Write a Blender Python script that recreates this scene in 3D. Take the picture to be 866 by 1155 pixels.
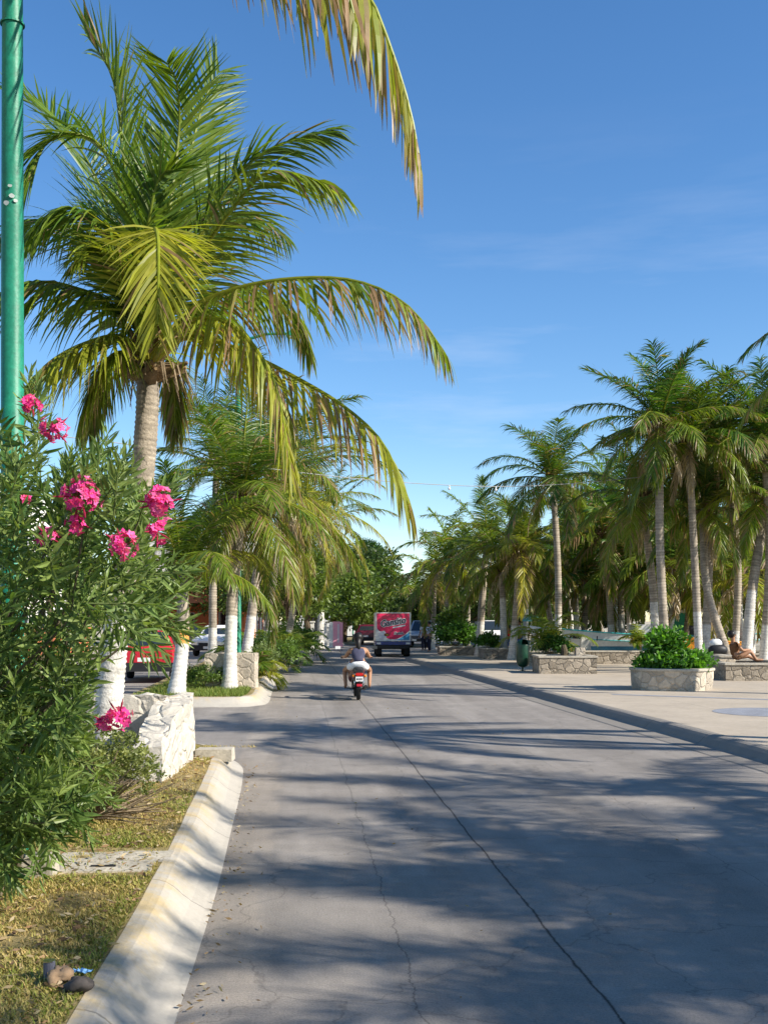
import bpy, math, random
import numpy as np
from mathutils import Vector, Matrix, noise as mnoise
R = math.radians
PI = math.pi
random.seed(7)
for o in list(bpy.data.objects):
    bpy.data.objects.remove(o)
S = bpy.context.scene
C = S.collection

# ------------------------------------------------------------ camera
H = 1.8            # eye height
F = 1250.0         # focal length in photograph pixels
cam_d = bpy.data.cameras.new('camera')
cam_d.sensor_width = 36; cam_d.sensor_fit = 'AUTO'
cam_d.lens = F / 1155 * 36
cam_d.shift_y = (700 - 577.5) / 1155
cam_d.clip_start = 0.1; cam_d.clip_end = 5000
cam = bpy.data.objects.new('camera', cam_d); C.objects.link(cam)
cam.location = (0, 0, H); cam.rotation_euler = (R(90), 0, 0)
S.camera = cam

# ------------------------------------------------------------ sky and sun
SUN_EL = 33.0
sx, sy = 0.92, -0.39      # horizontal direction towards the sun
wd = bpy.data.worlds.new('World'); S.world = wd; wd.use_nodes = True
wn = wd.node_tree; wn.nodes.clear()
wo = wn.nodes.new('ShaderNodeOutputWorld'); wb = wn.nodes.new('ShaderNodeBackground')
sk = wn.nodes.new('ShaderNodeTexSky'); sk.sky_type = 'NISHITA'; sk.sun_disc = False
sk.sun_elevation = R(SUN_EL); sk.sun_rotation = math.atan2(sx, sy)
sk.altitude = 0; sk.air_density = 0.95; sk.dust_density = 0.1; sk.ozone_density = 2.4
wb.inputs['Strength'].default_value = 0.113
hs = wn.nodes.new('ShaderNodeHueSaturation'); hs.inputs['Saturation'].default_value = 1.24; hs.inputs['Hue'].default_value = .503
wn.links.new(sk.outputs[0], hs.inputs['Color']); cg = wn.nodes.new('ShaderNodeTexCoord'); cm = wn.nodes.new('ShaderNodeMapping'); cm.inputs['Scale'].default_value = (3, 3, 22)
cn = wn.nodes.new('ShaderNodeTexNoise'); cn.inputs['Scale'].default_value = 1.0; cn.inputs['Detail'].default_value = 6; cn.inputs['Roughness'].default_value = .6
cr_ = wn.nodes.new('ShaderNodeMapRange'); cr_.inputs['From Min'].default_value = .52; cr_.inputs['From Max'].default_value = .75; cr_.inputs['To Max'].default_value = .30
cx = wn.nodes.new('ShaderNodeMix'); cx.data_type = 'RGBA'; cx.inputs[7].default_value = (5.6, 5.7, 6.3, 1)
cs = wn.nodes.new('ShaderNodeSeparateXYZ'); ch_ = wn.nodes.new('ShaderNodeMapRange'); ch_.inputs['From Min'].default_value = .42; ch_.inputs['From Max'].default_value = .05
cf = wn.nodes.new('ShaderNodeMath'); cf.operation = 'MULTIPLY'
wn.links.new(cg.outputs['Generated'], cm.inputs[0]); wn.links.new(cm.outputs[0], cn.inputs['Vector']); wn.links.new(cn.outputs[0], cr_.inputs[0])
wn.links.new(cg.outputs['Generated'], cs.inputs[0]); wn.links.new(cs.outputs[2], ch_.inputs[0]); wn.links.new(cr_.outputs[0], cf.inputs[0]); wn.links.new(ch_.outputs[0], cf.inputs[1])
wn.links.new(cf.outputs[0], cx.inputs[0]); wn.links.new(hs.outputs[0], cx.inputs[6]); wn.links.new(cx.outputs[2], wb.inputs[0]); wn.links.new(wb.outputs[0], wo.inputs[0])
sun_d = bpy.data.lights.new('sun', 'SUN'); sun_d.energy = 5.0; sun_d.angle = R(0.5)
sun_d.color = (1.0, 0.93, 0.82)
sun = bpy.data.objects.new('sun', sun_d); C.objects.link(sun)
hl = math.cos(R(SUN_EL)) / math.hypot(sx, sy)
sdir = Vector((sx * hl, sy * hl, math.sin(R(SUN_EL))))
sun.rotation_euler = sdir.to_track_quat('Z', 'Y').to_euler()
S.view_settings.view_transform = 'Standard'; S.view_settings.look = 'None'
S.view_settings.gamma = 1; S.view_settings.exposure = 0.76
S.view_settings.use_curve_mapping = False
S.render.engine = 'CYCLES'
S.cycles.max_bounces = 8; S.cycles.transparent_max_bounces = 8

# ------------------------------------------------------------ helpers
def rng_(s): return np.random.RandomState(s)
def P(px, py, Y):
    "point at distance Y that the photograph shows at px, py"
    return np.array(((px - 433) * Y / F, Y, H + (700 - py) * Y / F))
def G(px, py, z=0.0):
    Y = (H - z) * F / (py - 700)
    return np.array(((px - 433) * Y / F, Y, z))
def norm(v):
    v = np.asarray(v, float)
    return v / np.maximum(np.linalg.norm(v, axis=-1, keepdims=True), 1e-9)

class MB:
    def __init__(s):
        s.v = []; s.q = []; s.c = []; s.n = 0; s.m = []
    def add(s, v, faces, col=(1, 1, 1), mat=0):
        v = np.asarray(v, float).reshape(-1, 3)
        c = np.empty((len(v), 3)); c[:] = col
        s.v.append(v); s.c.append(c)
        f = np.asarray(faces, int)
        s.q.append(f + s.n); s.m.append(np.full(len(f), mat, int)); s.n += len(v)
    def box(s, x0, x1, y0, y1, z0, z1, col=(1, 1, 1), mat=0, taper=1.0, M=None):
        cx, cy = (x0 + x1) / 2, (y0 + y1) / 2
        v = []
        for z, t in ((z0, 1.0), (z1, taper)):
            for x, y in ((x0, y0), (x1, y0), (x1, y1), (x0, y1)):
                v.append((cx + (x - cx) * t, cy + (y - cy) * t, z))
        v = np.array(v)
        if M is not None: v = np.array([tuple(M @ Vector(p)) for p in v])
        s.add(v, [(3, 2, 1, 0), (4, 5, 6, 7), (0, 1, 5, 4), (1, 2, 6, 5), (2, 3, 7, 6), (3, 0, 4, 7)], col, mat)
    def tube(s, pts, rad, sides=8, col=(1, 1, 1), mat=0, caps=True, squash=1.0):
        pts = np.asarray(pts, float); n = len(pts)
        rad = np.broadcast_to(np.asarray(rad, float), (n,))
        T = norm(np.gradient(pts, axis=0))
        ref = np.array((0, 0, 1.0)) if abs(T[0][2]) < .9 else np.array((1.0, 0, 0))
        A = norm(np.cross(T, ref)); B = norm(np.cross(A, T))
        th = np.arange(sides) * 2 * PI / sides
        ring = pts[:, None] + rad[:, None, None] * (A[:, None] * np.cos(th)[None, :, None] + B[:, None] * np.sin(th)[None, :, None] * squash)
        v = ring.reshape(-1, 3)
        i = np.arange(n - 1)[:, None] * sides; j = np.arange(sides)[None]
        f = np.stack([i + j, i + (j + 1) % sides, i + sides + (j + 1) % sides, i + sides + j], -1).reshape(-1, 4)
        cc = np.asarray(col, float)
        if cc.ndim == 2: cc = np.repeat(cc, sides, axis=0)
        s.add(v, f, cc, mat)
        if caps:
            for k in (0, n - 1):
                c0 = cc if cc.ndim == 1 else cc[k * sides]
                vv = np.vstack([ring[k], pts[k][None]])
                a = np.arange(sides)
                ff = np.stack([a, (a + 1) % sides, np.full(sides, sides), np.full(sides, sides)], -1)
                if k == 0: ff = ff[:, ::-1]
                s.add(vv, ff, c0, mat)
    def lathe(s, prof, sides=24, cen=(0, 0, 0), col=(1, 1, 1), mat=0, sx=1, sy=1):
        th = np.arange(sides) * 2 * PI / sides
        v = np.array([[(r * math.cos(t) * sx + cen[0], r * math.sin(t) * sy + cen[1], z + cen[2]) for t in th] for r, z in prof]).reshape(-1, 3)
        i = np.arange(len(prof) - 1)[:, None] * sides; j = np.arange(sides)[None]
        f = np.stack([i + j, i + (j + 1) % sides, i + sides + (j + 1) % sides, i + sides + j], -1).reshape(-1, 4)
        s.add(v, f, col, mat)
    def ball(s, c, r, col=(1, 1, 1), mat=0, n=10, m=7):
        r = np.broadcast_to(np.asarray(r, float), (3,))
        v = []
        for i in range(m + 1):
            a = PI * i / m
            for j in range(n):
                b = 2 * PI * j / n
                v.append((c[0] + r[0] * math.sin(a) * math.cos(b), c[1] + r[1] * math.sin(a) * math.sin(b), c[2] - r[2] * math.cos(a)))
        f = [(i * n + j, i * n + (j + 1) % n, (i + 1) * n + (j + 1) % n, (i + 1) * n + j) for i in range(m) for j in range(n)]
        s.add(v, f, col, mat)
    def poly(s, pts, col=(1, 1, 1), mat=0):   # convex fan
        pts = np.asarray(pts, float); n = len(pts)
        f = [(0, i, i + 1, i + 1) for i in range(1, n - 1)]
        s.add(pts, f, col, mat)
    def build(s, name, mats, parent=None, origin=(0, 0, 0), smooth=False):
        v = np.vstack(s.v) - np.asarray(origin, float); c = np.vstack(s.c)
        fl = []
        q = [f if f.shape[1] == 4 else np.hstack([f, f[:, -1:]]) for f in s.q]
        q = np.vstack(q); mi = np.concatenate(s.m)
        tri = (q[:, 2] == q[:, 3])
        order = np.concatenate([np.where(~tri)[0], np.where(tri)[0]])
        nq = int((~tri).sum()); nt = int(tri.sum())
        loops = np.concatenate([q[~tri].ravel(), q[tri][:, :3].ravel()])
        starts = np.concatenate([np.arange(nq) * 4, nq * 4 + np.arange(nt) * 3])
        me = bpy.data.meshes.new(name)
        me.vertices.add(len(v)); me.vertices.foreach_set('co', v.ravel().astype(np.float32))
        me.loops.add(len(loops)); me.loops.foreach_set('vertex_index', loops.astype(np.int32))
        me.polygons.add(nq + nt)
        me.polygons.foreach_set('loop_start', starts.astype(np.int32))
        me.polygons.foreach_set('material_index', mi[order].astype(np.int32))
        me.polygons.foreach_set('use_smooth', np.full(nq + nt, smooth))
        me.update(calc_edges=True); me.validate()
        a = me.color_attributes.new('Col', 'FLOAT_COLOR', 'POINT')
        if len(a.data) == len(c):
            a.data.foreach_set('color', np.hstack([c, np.ones((len(c), 1))]).ravel().astype(np.float32))
        for m in (mats if isinstance(mats, (list, tuple)) else [mats]): me.materials.append(m)
        o = bpy.data.objects.new(name, me); C.objects.link(o)
        if parent is not None: o.parent = parent
        return o

def tag(o, label=None, cat=None, group=None, kind=None):
    if label: o['label'] = label
    if cat: o['category'] = cat
    if group: o['group'] = group
    if kind: o['kind'] = kind
    return o
def thing(name, label, cat, loc=(0, 0, 0), rz=0, group=None):
    o = bpy.data.objects.new(name, None); C.objects.link(o)
    o.location = tuple(float(a) for a in loc); o.rotation_euler = (0, 0, rz); o.empty_display_size = .2
    return tag(o, label, cat, group)

# ------------------------------------------------------------ materials
def mat(name, base=(.5, .5, .5), rough=.8, noise=None, var=.25, bump=None, bscale=30, spec=.3, metal=0, useCol=False, translucent=0, emis=None, coat=0):
    m = bpy.data.materials.new(name); m.use_nodes = True
    nt = m.node_tree; N = nt.nodes; Lk = nt.links
    b = N['Principled BSDF']
    b.inputs['Roughness'].default_value = rough; b.inputs['Metallic'].default_value = metal
    b.inputs['Specular IOR Level'].default_value = spec
    if coat: b.inputs['Coat Weight'].default_value = coat
    if useCol:
        a = N.new('ShaderNodeVertexColor'); a.layer_name = 'Col'; src = a.outputs[0]
    else:
        a = N.new('ShaderNodeRGB'); a.outputs[0].default_value = (*base, 1); src = a.outputs[0]
    tc = N.new('ShaderNodeTexCoord')
    if noise:
        scales = noise if isinstance(noise, (list, tuple)) else [noise]
        for sc in scales:
            n = N.new('ShaderNodeTexNoise'); n.inputs['Scale'].default_value = sc; n.inputs['Detail'].default_value = 5
            n.inputs['Roughness'].default_value = .65
            Lk.new(tc.outputs['Object'], n.inputs['Vector'])
            mr = N.new('ShaderNodeMapRange'); mr.inputs['From Min'].default_value = .3; mr.inputs['From Max'].default_value = .7
            mr.inputs['To Min'].default_value = 1 - var; mr.inputs['To Max'].default_value = 1 + var
            Lk.new(n.outputs[0], mr.inputs['Value'])
            mx = N.new('ShaderNodeMix'); mx.data_type = 'RGBA'; mx.blend_type = 'MULTIPLY'; mx.inputs[0].default_value = 1
            Lk.new(src, mx.inputs[6]); Lk.new(mr.outputs[0], mx.inputs[7]); src = mx.outputs[2]
    Lk.new(src, b.inputs['Base Color'])
    if bump:
        n = N.new('ShaderNodeTexNoise'); n.inputs['Scale'].default_value = bscale; n.inputs['Detail'].default_value = 6
        Lk.new(tc.outputs['Object'], n.inputs['Vector'])
        bp = N.new('ShaderNodeBump'); bp.inputs['Strength'].default_value = bump; bp.inputs['Distance'].default_value = .02
        Lk.new(n.outputs[0], bp.inputs['Height']); Lk.new(bp.outputs[0], b.inputs['Normal'])
    if translucent:
        t = N.new('ShaderNodeBsdfTranslucent'); ms = N.new('ShaderNodeMixShader'); ms.inputs[0].default_value = translucent
        g = N.new('ShaderNodeMix'); g.data_type = 'RGBA'; g.blend_type = 'MULTIPLY'; g.inputs[0].default_value = 1
        g.inputs[7].default_value = (1.7, 1.75, .8, 1)
        Lk.new(src, g.inputs[6]); Lk.new(g.outputs[2], t.inputs['Color'])
        Lk.new(b.outputs[0], ms.inputs[1]); Lk.new(t.outputs[0], ms.inputs[2])
        Lk.new(ms.outputs[0], N['Material Output'].inputs['Surface'])
    m['nodes_src'] = 1
    return m

def math_node(N, Lk, op, a, b=None, c=None):
    n = N.new('ShaderNodeMath'); n.operation = op
    for i, v in enumerate((a, b, c)):
        if v is None: continue
        if isinstance(v, (int, float)): n.inputs[i].default_value = v
        else: Lk.new(v, n.inputs[i])
    return n.outputs[0]

def road_material():
    m = bpy.data.materials.new('worn_road'); m.use_nodes = True
    N = m.node_tree.nodes; Lk = m.node_tree.links; b = N['Principled BSDF']
    tc = N.new('ShaderNodeTexCoord'); sp = N.new('ShaderNodeSeparateXYZ'); Lk.new(tc.outputs['Object'], sp.inputs[0])
    X, Y = sp.outputs[0], sp.outputs[1]
    M_ = lambda op, a, b=None, c=None: math_node(N, Lk, op, a, b, c)
    U = M_('MULTIPLY_ADD', Y, .0805, X)          # lateral coordinate
    def noise(sc, det=5, vec=None, rough=.6, dim='3D'):
        n = N.new('ShaderNodeTexNoise'); n.inputs['Scale'].default_value = sc; n.inputs['Detail'].default_value = det
        n.inputs['Roughness'].default_value = rough
        Lk.new(vec or tc.outputs['Object'], n.inputs['Vector']); return n.outputs[0]
    cv = N.new('ShaderNodeCombineXYZ'); Lk.new(U, cv.inputs[0]); Lk.new(M_('MULTIPLY', Y, .06), cv.inputs[1])
    streak = noise(2.6, 4, cv.outputs[0])
    big = noise(.35, 4); mid = noise(2.2, 6, rough=.7); fine = noise(70, 3, rough=.8); vfine = noise(260, 2)
    val = M_('ADD', M_('MULTIPLY', M_('SUBTRACT', big, .5), .35), 1.0)
    val = M_('ADD', val, M_('MULTIPLY', M_('SUBTRACT', mid, .5), .5))
    val = M_('ADD', val, M_('MULTIPLY', M_('SUBTRACT', streak, .5), .7))
    val = M_('ADD', val, M_('MULTIPLY', M_('SUBTRACT', fine, .5), 1.0))
    val = M_('ADD', val, M_('MULTIPLY', M_('SUBTRACT', vfine, .5), .8))
    # cracks following the lane joints
    yv = N.new('ShaderNodeCombineXYZ'); Lk.new(Y, yv.inputs[1])
    def crack(c, amp, width, sc, soft):
        w1 = noise(sc, 8, yv.outputs[0], .75)
        off = M_('MULTIPLY', M_('SUBTRACT', w1, .5), amp)
        d = M_('ABSOLUTE', M_('SUBTRACT', M_('SUBTRACT', U, c), off))
        wv = M_('MULTIPLY', noise(6, 2, yv.outputs[0]), width * 2)
        mr = N.new('ShaderNodeMapRange'); Lk.new(d, mr.inputs[0]); Lk.new(wv, mr.inputs[2]); mr.inputs[1].default_value = 0
        mr.inputs[3].default_value = soft; mr.inputs[4].default_value = 1
        return mr.outputs[0]
    val = M_('MULTIPLY', val, crack(1.47, .10, .013, .9, .13))
    val = M_('MULTIPLY', val, crack(.585, .22, .007, 1.6, .45))
    val = M_('MULTIPLY', val, crack(3.2, .3, .006, .6, .6))
    # worn patches, oil drips and tyre-polished tracks
    pn_ = N.new('ShaderNodeMapRange'); Lk.new(noise(.8, 8, rough=.72), pn_.inputs[0]); pn_.inputs[1].default_value = .52; pn_.inputs[2].default_value = .6
    pn_.inputs[3].default_value = 1; pn_.inputs[4].default_value = 1.13; val = M_('MULTIPLY', val, pn_.outputs[0])
    on_ = N.new('ShaderNodeMapRange'); Lk.new(noise(3.1, 5, rough=.6), on_.inputs[0]); on_.inputs[1].default_value = .68; on_.inputs[2].default_value = .74
    on_.inputs[3].default_value = 1; on_.inputs[4].default_value = .66; val = M_('MULTIPLY', val, on_.outputs[0])
    gv = N.new('ShaderNodeTexVoronoi'); gv.inputs['Scale'].default_value = 38; Lk.new(tc.outputs['Object'], gv.inputs['Vector'])
    gm = N.new('ShaderNodeMapRange'); Lk.new(gv.outputs['Distance'], gm.inputs[0]); gm.inputs[1].default_value = .05; gm.inputs[2].default_value = .2; gm.inputs[3].default_value = .72
    val = M_('MULTIPLY', val, gm.outputs[0])
    tk = M_('MULTIPLY', M_('COSINE', M_('MULTIPLY', M_('ADD', U, -.35), 3.9)), .05); val = M_('ADD', val, tk)
    # random spider cracks
    vo = N.new('ShaderNodeTexVoronoi'); vo.feature = 'DISTANCE_TO_EDGE'; vo.inputs['Scale'].default_value = .55
    ad = N.new('ShaderNodeMix'); ad.data_type = 'RGBA'; ad.blend_type = 'ADD'; ad.inputs[0].default_value = .55
    nn = N.new('ShaderNodeTexNoise'); nn.inputs['Scale'].default_value = 2.5; nn.inputs['Detail'].default_value = 6
    Lk.new(tc.outputs['Object'], nn.inputs['Vector'])
    Lk.new(tc.outputs['Object'], ad.inputs[6]); Lk.new(nn.outputs[1], ad.inputs[7]); Lk.new(ad.outputs[2], vo.inputs['Vector'])
    vm = N.new('ShaderNodeMapRange'); Lk.new(vo.outputs['Distance'], vm.inputs[0]); vm.inputs[2].default_value = .006
    vm.inputs[3].default_value = .72; vm.inputs[4].default_value = 1
    val = M_('MULTIPLY', val, vm.outputs[0])
    ramp = N.new('ShaderNodeMix'); ramp.data_type = 'RGBA'; ramp.blend_type = 'MULTIPLY'; ramp.inputs[0].default_value = 1
    ramp.inputs[6].default_value = (.245, .222, .198, 1); Lk.new(val, ramp.inputs[7])
    # pale crumbled concrete beside the left kerb: lateral coordinate below about -0.35
    edge = M_('ADD', U, M_('MULTIPLY', M_('SUBTRACT', noise(1.7, 8, rough=.7), .5), .55))
    em = N.new('ShaderNodeMapRange'); Lk.new(edge, em.inputs[0]); em.inputs[1].default_value = -.22; em.inputs[2].default_value = -.16
    em.inputs[3].default_value = 1; em.inputs[4].default_value = 0
    em2 = N.new('ShaderNodeMapRange'); Lk.new(U, em2.inputs[0]); em2.inputs[1].default_value = -.75; em2.inputs[2].default_value = -.7
    fac = M_('MULTIPLY', em.outputs[0], em2.outputs[0])
    mx = N.new('ShaderNodeMix'); mx.data_type = 'RGBA'; Lk.new(M_('MULTIPLY', fac, .6), mx.inputs[0])
    pale = N.new('ShaderNodeMix'); pale.data_type = 'RGBA'; pale.blend_type = 'MULTIPLY'; pale.inputs[0].default_value = 1
    pale.inputs[6].default_value = (.31, .27, .225, 1); Lk.new(val, pale.inputs[7])
    Lk.new(ramp.outputs[2], mx.inputs[6]); Lk.new(pale.outputs[2], mx.inputs[7])
    Lk.new(mx.outputs[2], b.inputs['Base Color'])
    b.inputs['Roughness'].default_value = .8; b.inputs['Specular IOR Level'].default_value = .12
    bp = N.new('ShaderNodeBump'); bp.inputs['Strength'].default_value = .35; bp.inputs['Distance'].default_value = .01
    Lk.new(M_('ADD', fine, M_('MULTIPLY', mid, 1.0)), bp.inputs['Height']); Lk.new(bp.outputs[0], b.inputs['Normal'])
    return m

def plaza_material():
    m = bpy.data.materials.new('plaza_concrete'); m.use_nodes = True
    N = m.node_tree.nodes; Lk = m.node_tree.links; b = N['Principled BSDF']
    M_ = lambda op, a, b=None, c=None: math_node(N, Lk, op, a, b, c)
    tc = N.new('ShaderNodeTexCoord'); sp = N.new('ShaderNodeSeparateXYZ'); Lk.new(tc.outputs['Object'], sp.inputs[0])
    U = M_('MULTIPLY_ADD', sp.outputs[1], .09, sp.outputs[0])
    def noise(sc, det=5):
        n = N.new('ShaderNodeTexNoise'); n.inputs['Scale'].default_value = sc; n.inputs['Detail'].default_value = det
        n.inputs['Roughness'].default_value = .65
        Lk.new(tc.outputs['Object'], n.inputs['Vector']); return n.outputs[0]
    val = M_('ADD', 1.0, M_('MULTIPLY', M_('SUBTRACT', noise(.8), .5), .5))
    val = M_('ADD', val, M_('MULTIPLY', M_('SUBTRACT', noise(9), .5), .4))
    val = M_('ADD', val, M_('MULTIPLY', M_('SUBTRACT', noise(60, 2), .5), .2))
    def joint(c, per, w=.012, soft=.6):
        fr = M_('PINGPONG', c, per / 2)
        mr = N.new('ShaderNodeMapRange'); Lk.new(fr, mr.inputs[0]); mr.inputs[2].default_value = w
        mr.inputs[3].default_value = soft; return mr.outputs[0]
    val = M_('MULTIPLY', val, joint(U, 2.0)); val = M_('MULTIPLY', val, joint(sp.outputs[1], 2.0))
    mx = N.new('ShaderNodeMix'); mx.data_type = 'RGBA'; mx.blend_type = 'MULTIPLY'; mx.inputs[0].default_value = 1
    mx.inputs[6].default_value = (.41, .35, .275, 1); Lk.new(val, mx.inputs[7])
    Lk.new(mx.outputs[2], b.inputs['Base Color']); b.inputs['Roughness'].default_value = .85
    b.inputs['Specular IOR Level'].default_value = .2
    return m

def kerb_material(name, stain):
    m = bpy.data.materials.new(name); m.use_nodes = True
    N = m.node_tree.nodes; Lk = m.node_tree.links; b = N['Principled BSDF']
    M_ = lambda op, a, b=None, c=None: math_node(N, Lk, op, a, b, c)
    tc = N.new('ShaderNodeTexCoord'); sp = N.new('ShaderNodeSeparateXYZ'); Lk.new(tc.outputs['Object'], sp.inputs[0])
    def noise(sc, det=6):
        n = N.new('ShaderNodeTexNoise'); n.inputs['Scale'].default_value = sc; n.inputs['Detail'].default_value = det
        n.inputs['Roughness'].default_value = .68
        Lk.new(tc.outputs['Object'], n.inputs['Vector']); return n.outputs[0]
    base = (.40, .365, .31, 1) if stain else (.21, .19, .165, 1)
    val = M_('ADD', 1.0, M_('MULTIPLY', M_('SUBTRACT', noise(3), .5), .5))
    val = M_('ADD', val, M_('MULTIPLY', M_('SUBTRACT', noise(40), .5), .35))
    # joints between kerb lengths
    ya = M_('PINGPONG', M_('ADD', sp.outputs[1], M_('MULTIPLY', noise(8), .05)), 1.15)
    mr = N.new('ShaderNodeMapRange'); Lk.new(ya, mr.inputs[0]); mr.inputs[2].default_value = .012; mr.inputs[3].default_value = .35
    val = M_('MULTIPLY', val, mr.outputs[0])
    mx = N.new('ShaderNodeMix'); mx.data_type = 'RGBA'; mx.blend_type = 'MULTIPLY'; mx.inputs[0].default_value = 1
    mx.inputs[6].default_value = base; Lk.new(val, mx.inputs[7]); src = mx.outputs[2]
    if stain:
        zz = N.new('ShaderNodeMapRange'); Lk.new(sp.outputs[2], zz.inputs[0]); zz.inputs[1].default_value = .06; zz.inputs[2].default_value = .17
        nz = N.new('ShaderNodeMapRange'); Lk.new(noise(3.5, 8), nz.inputs[0]); nz.inputs[1].default_value = .43; nz.inputs[2].default_value = .6
        st = N.new('ShaderNodeMix'); st.data_type = 'RGBA'; Lk.new(M_('MULTIPLY', M_('MULTIPLY', zz.outputs[0], nz.outputs[0]), .5), st.inputs[0])
        Lk.new(src, st.inputs[6]); st.inputs[7].default_value = (.5, .34, .09, 1); src = st.outputs[2]
    Lk.new(src, b.inputs['Base Color']); b.inputs['Roughness'].default_value = .85
    bp = N.new('ShaderNodeBump'); bp.inputs['Strength'].default_value = .4; bp.inputs['Distance'].default_value = .015
    Lk.new(noise(25), bp.inputs['Height']); Lk.new(bp.outputs[0], b.inputs['Normal'])
    return m

def stone_material(name, base, mortar, scale=4.5, white=0):
    m = bpy.data.materials.new(name); m.use_nodes = True
    N = m.node_tree.nodes; Lk = m.node_tree.links; b = N['Principled BSDF']
    tc = N.new('ShaderNodeTexCoord')
    nn = N.new('ShaderNodeTexNoise'); nn.inputs['Scale'].default_value = 3; nn.inputs['Detail'].default_value = 4
    Lk.new(tc.outputs['Object'], nn.inputs['Vector'])
    ad = N.new('ShaderNodeMix'); ad.data_type = 'RGBA'; ad.blend_type = 'ADD'; ad.inputs[0].default_value = .25
    Lk.new(tc.outputs['Object'], ad.inputs[6]); Lk.new(nn.outputs[1], ad.inputs[7])
    v1 = N.new('ShaderNodeTexVoronoi'); v1.feature = 'DISTANCE_TO_EDGE'; v1.inputs['Scale'].default_value = scale
    v2 = N.new('ShaderNodeTexVoronoi'); v2.inputs['Scale'].default_value = scale
    Lk.new(ad.outputs[2], v1.inputs['Vector']); Lk.new(ad.outputs[2], v2.inputs['Vector'])
    hs = N.new('ShaderNodeSeparateColor'); Lk.new(v2.outputs['Color'], hs.inputs[0])
    mr = N.new('ShaderNodeMapRange'); Lk.new(hs.outputs[0], mr.inputs[0]); mr.inputs[3].default_value = .62; mr.inputs[4].default_value = 1.3
    n2 = N.new('ShaderNodeTexNoise'); n2.inputs['Scale'].default_value = 14; n2.inputs['Detail'].default_value = 8; n2.inputs['Roughness'].default_value = .75
    Lk.new(tc.outputs['Object'], n2.inputs['Vector'])
    mr2 = N.new('ShaderNodeMapRange'); Lk.new(n2.outputs[0], mr2.inputs[0]); mr2.inputs[1].default_value = .3; mr2.inputs[2].default_value = .7
    mr2.inputs[3].default_value = .65; mr2.inputs[4].default_value = 1.25
    pr = math_node(N, Lk, 'MULTIPLY', mr.outputs[0], mr2.outputs[0])
    mx = N.new('ShaderNodeMix'); mx.data_type = 'RGBA'; mx.blend_type = 'MULTIPLY'; mx.inputs[0].default_value = 1
    mx.inputs[6].default_value = (*base, 1); Lk.new(pr, mx.inputs[7])
    me = N.new('ShaderNodeMapRange'); Lk.new(v1.outputs['Distance'], me.inputs[0]); me.inputs[1].default_value = .0; me.inputs[2].default_value = .1
    m2 = N.new('ShaderNodeMix'); m2.data_type = 'RGBA'
    mf = N.new('ShaderNodeMapRange'); Lk.new(me.outputs[0], mf.inputs[0]); mf.inputs[3].default_value = .35; Lk.new(mf.outputs[0], m2.inputs[0])
    m2.inputs[6].default_value = (*mortar, 1); Lk.new(mx.outputs[2], m2.inputs[7]); src = m2.outputs[2]
    if white:
        nw = N.new('ShaderNodeTexNoise'); nw.inputs['Scale'].default_value = 2.2; nw.inputs['Detail'].default_value = 9; nw.inputs['Roughness'].default_value = .7
        Lk.new(tc.outputs['Object'], nw.inputs['Vector'])
        mw = N.new('ShaderNodeMapRange'); Lk.new(nw.outputs[0], mw.inputs[0]); mw.inputs[1].default_value = .3; mw.inputs[2].default_value = .42
        mw.inputs[4].default_value = white
        m3 = N.new('ShaderNodeMix'); m3.data_type = 'RGBA'; Lk.new(mw.outputs[0], m3.inputs[0]); Lk.new(src, m3.inputs[6])
        m3.inputs[7].default_value = (.56, .52, .45, 1); src = m3.outputs[2]
    Lk.new(src, b.inputs['Base Color']); b.inputs['Roughness'].default_value = .9; b.inputs['Specular IOR Level'].default_value = .15
    bp = N.new('ShaderNodeBump'); bp.inputs['Strength'].default_value = .7; bp.inputs['Distance'].default_value = .03
    Lk.new(math_node(N, Lk, 'ADD', me.outputs[0], n2.outputs[0]), bp.inputs['Height']); Lk.new(bp.outputs[0], b.inputs['Normal'])
    return m

Mt = {}
Mt['road'] = road_material(); Mt['plaza'] = plaza_material()
Mt['kerb_pale'] = kerb_material('pale_stained_kerb', True); Mt['kerb_grey'] = kerb_material('grey_kerb', False)
Mt['stone'] = stone_material('rubble_stone', (.34, .29, .225), (.17, .145, .115), 4.2)
Mt['stone_white'] = stone_material('whitewashed_stone', (.42, .34, .24), (.25, .2, .15), 3.6, .92)
Mt['stone_pale'] = stone_material('pale_rubble_stone', (.5, .42, .32), (.34, .29, .22), 4.0, .25)
Mt['leaf'] = mat('palm_leaf', useCol=True, rough=.42, spec=.4, noise=6, var=.2, translucent=.36)
Mt['foliage'] = mat('broad_leaf', useCol=True, rough=.45, spec=.4, noise=5, var=.25, translucent=.32)
Mt['petal'] = mat('petal', useCol=True, rough=.6, spec=.2, translucent=.3)
Mt['bark'] = mat('palm_bark', useCol=True, rough=.9, spec=.15, noise=[7, 45], var=.28, bump=.5, bscale=40)
Mt['wood'] = mat('bark', (.12, .09, .06), .9, noise=[4, 25], var=.3, bump=.5)
Mt['grass_base'] = mat('dry_lawn_soil', (.27, .215, .10), .95, noise=[1.3, 12, 60], var=.28, spec=.1, bump=.6, bscale=60)
Mt['grass'] = mat('grass_blade', useCol=True, rough=.6, spec=.2, translucent=.25)
Mt['soil'] = mat('soil', (.12, .09, .06), .95, noise=[5, 30], var=.35, bump=.6)
Mt['sand'] = mat('sand', (.42, .36, .26), .95, noise=[.3, 3], var=.15)
Mt['col'] = mat('painted', useCol=True, rough=.55, noise=8, var=.06)
Mt['colm'] = mat('matt_cloth', useCol=True, rough=.9, spec=.1, noise=20, var=.15)
Mt['skin'] = mat('skin', (.36, .19, .11), .55, noise=15, var=.08)
Mt['hair'] = mat('hair', (.012, .010, .009), .45, noise=60, var=.4)
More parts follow.
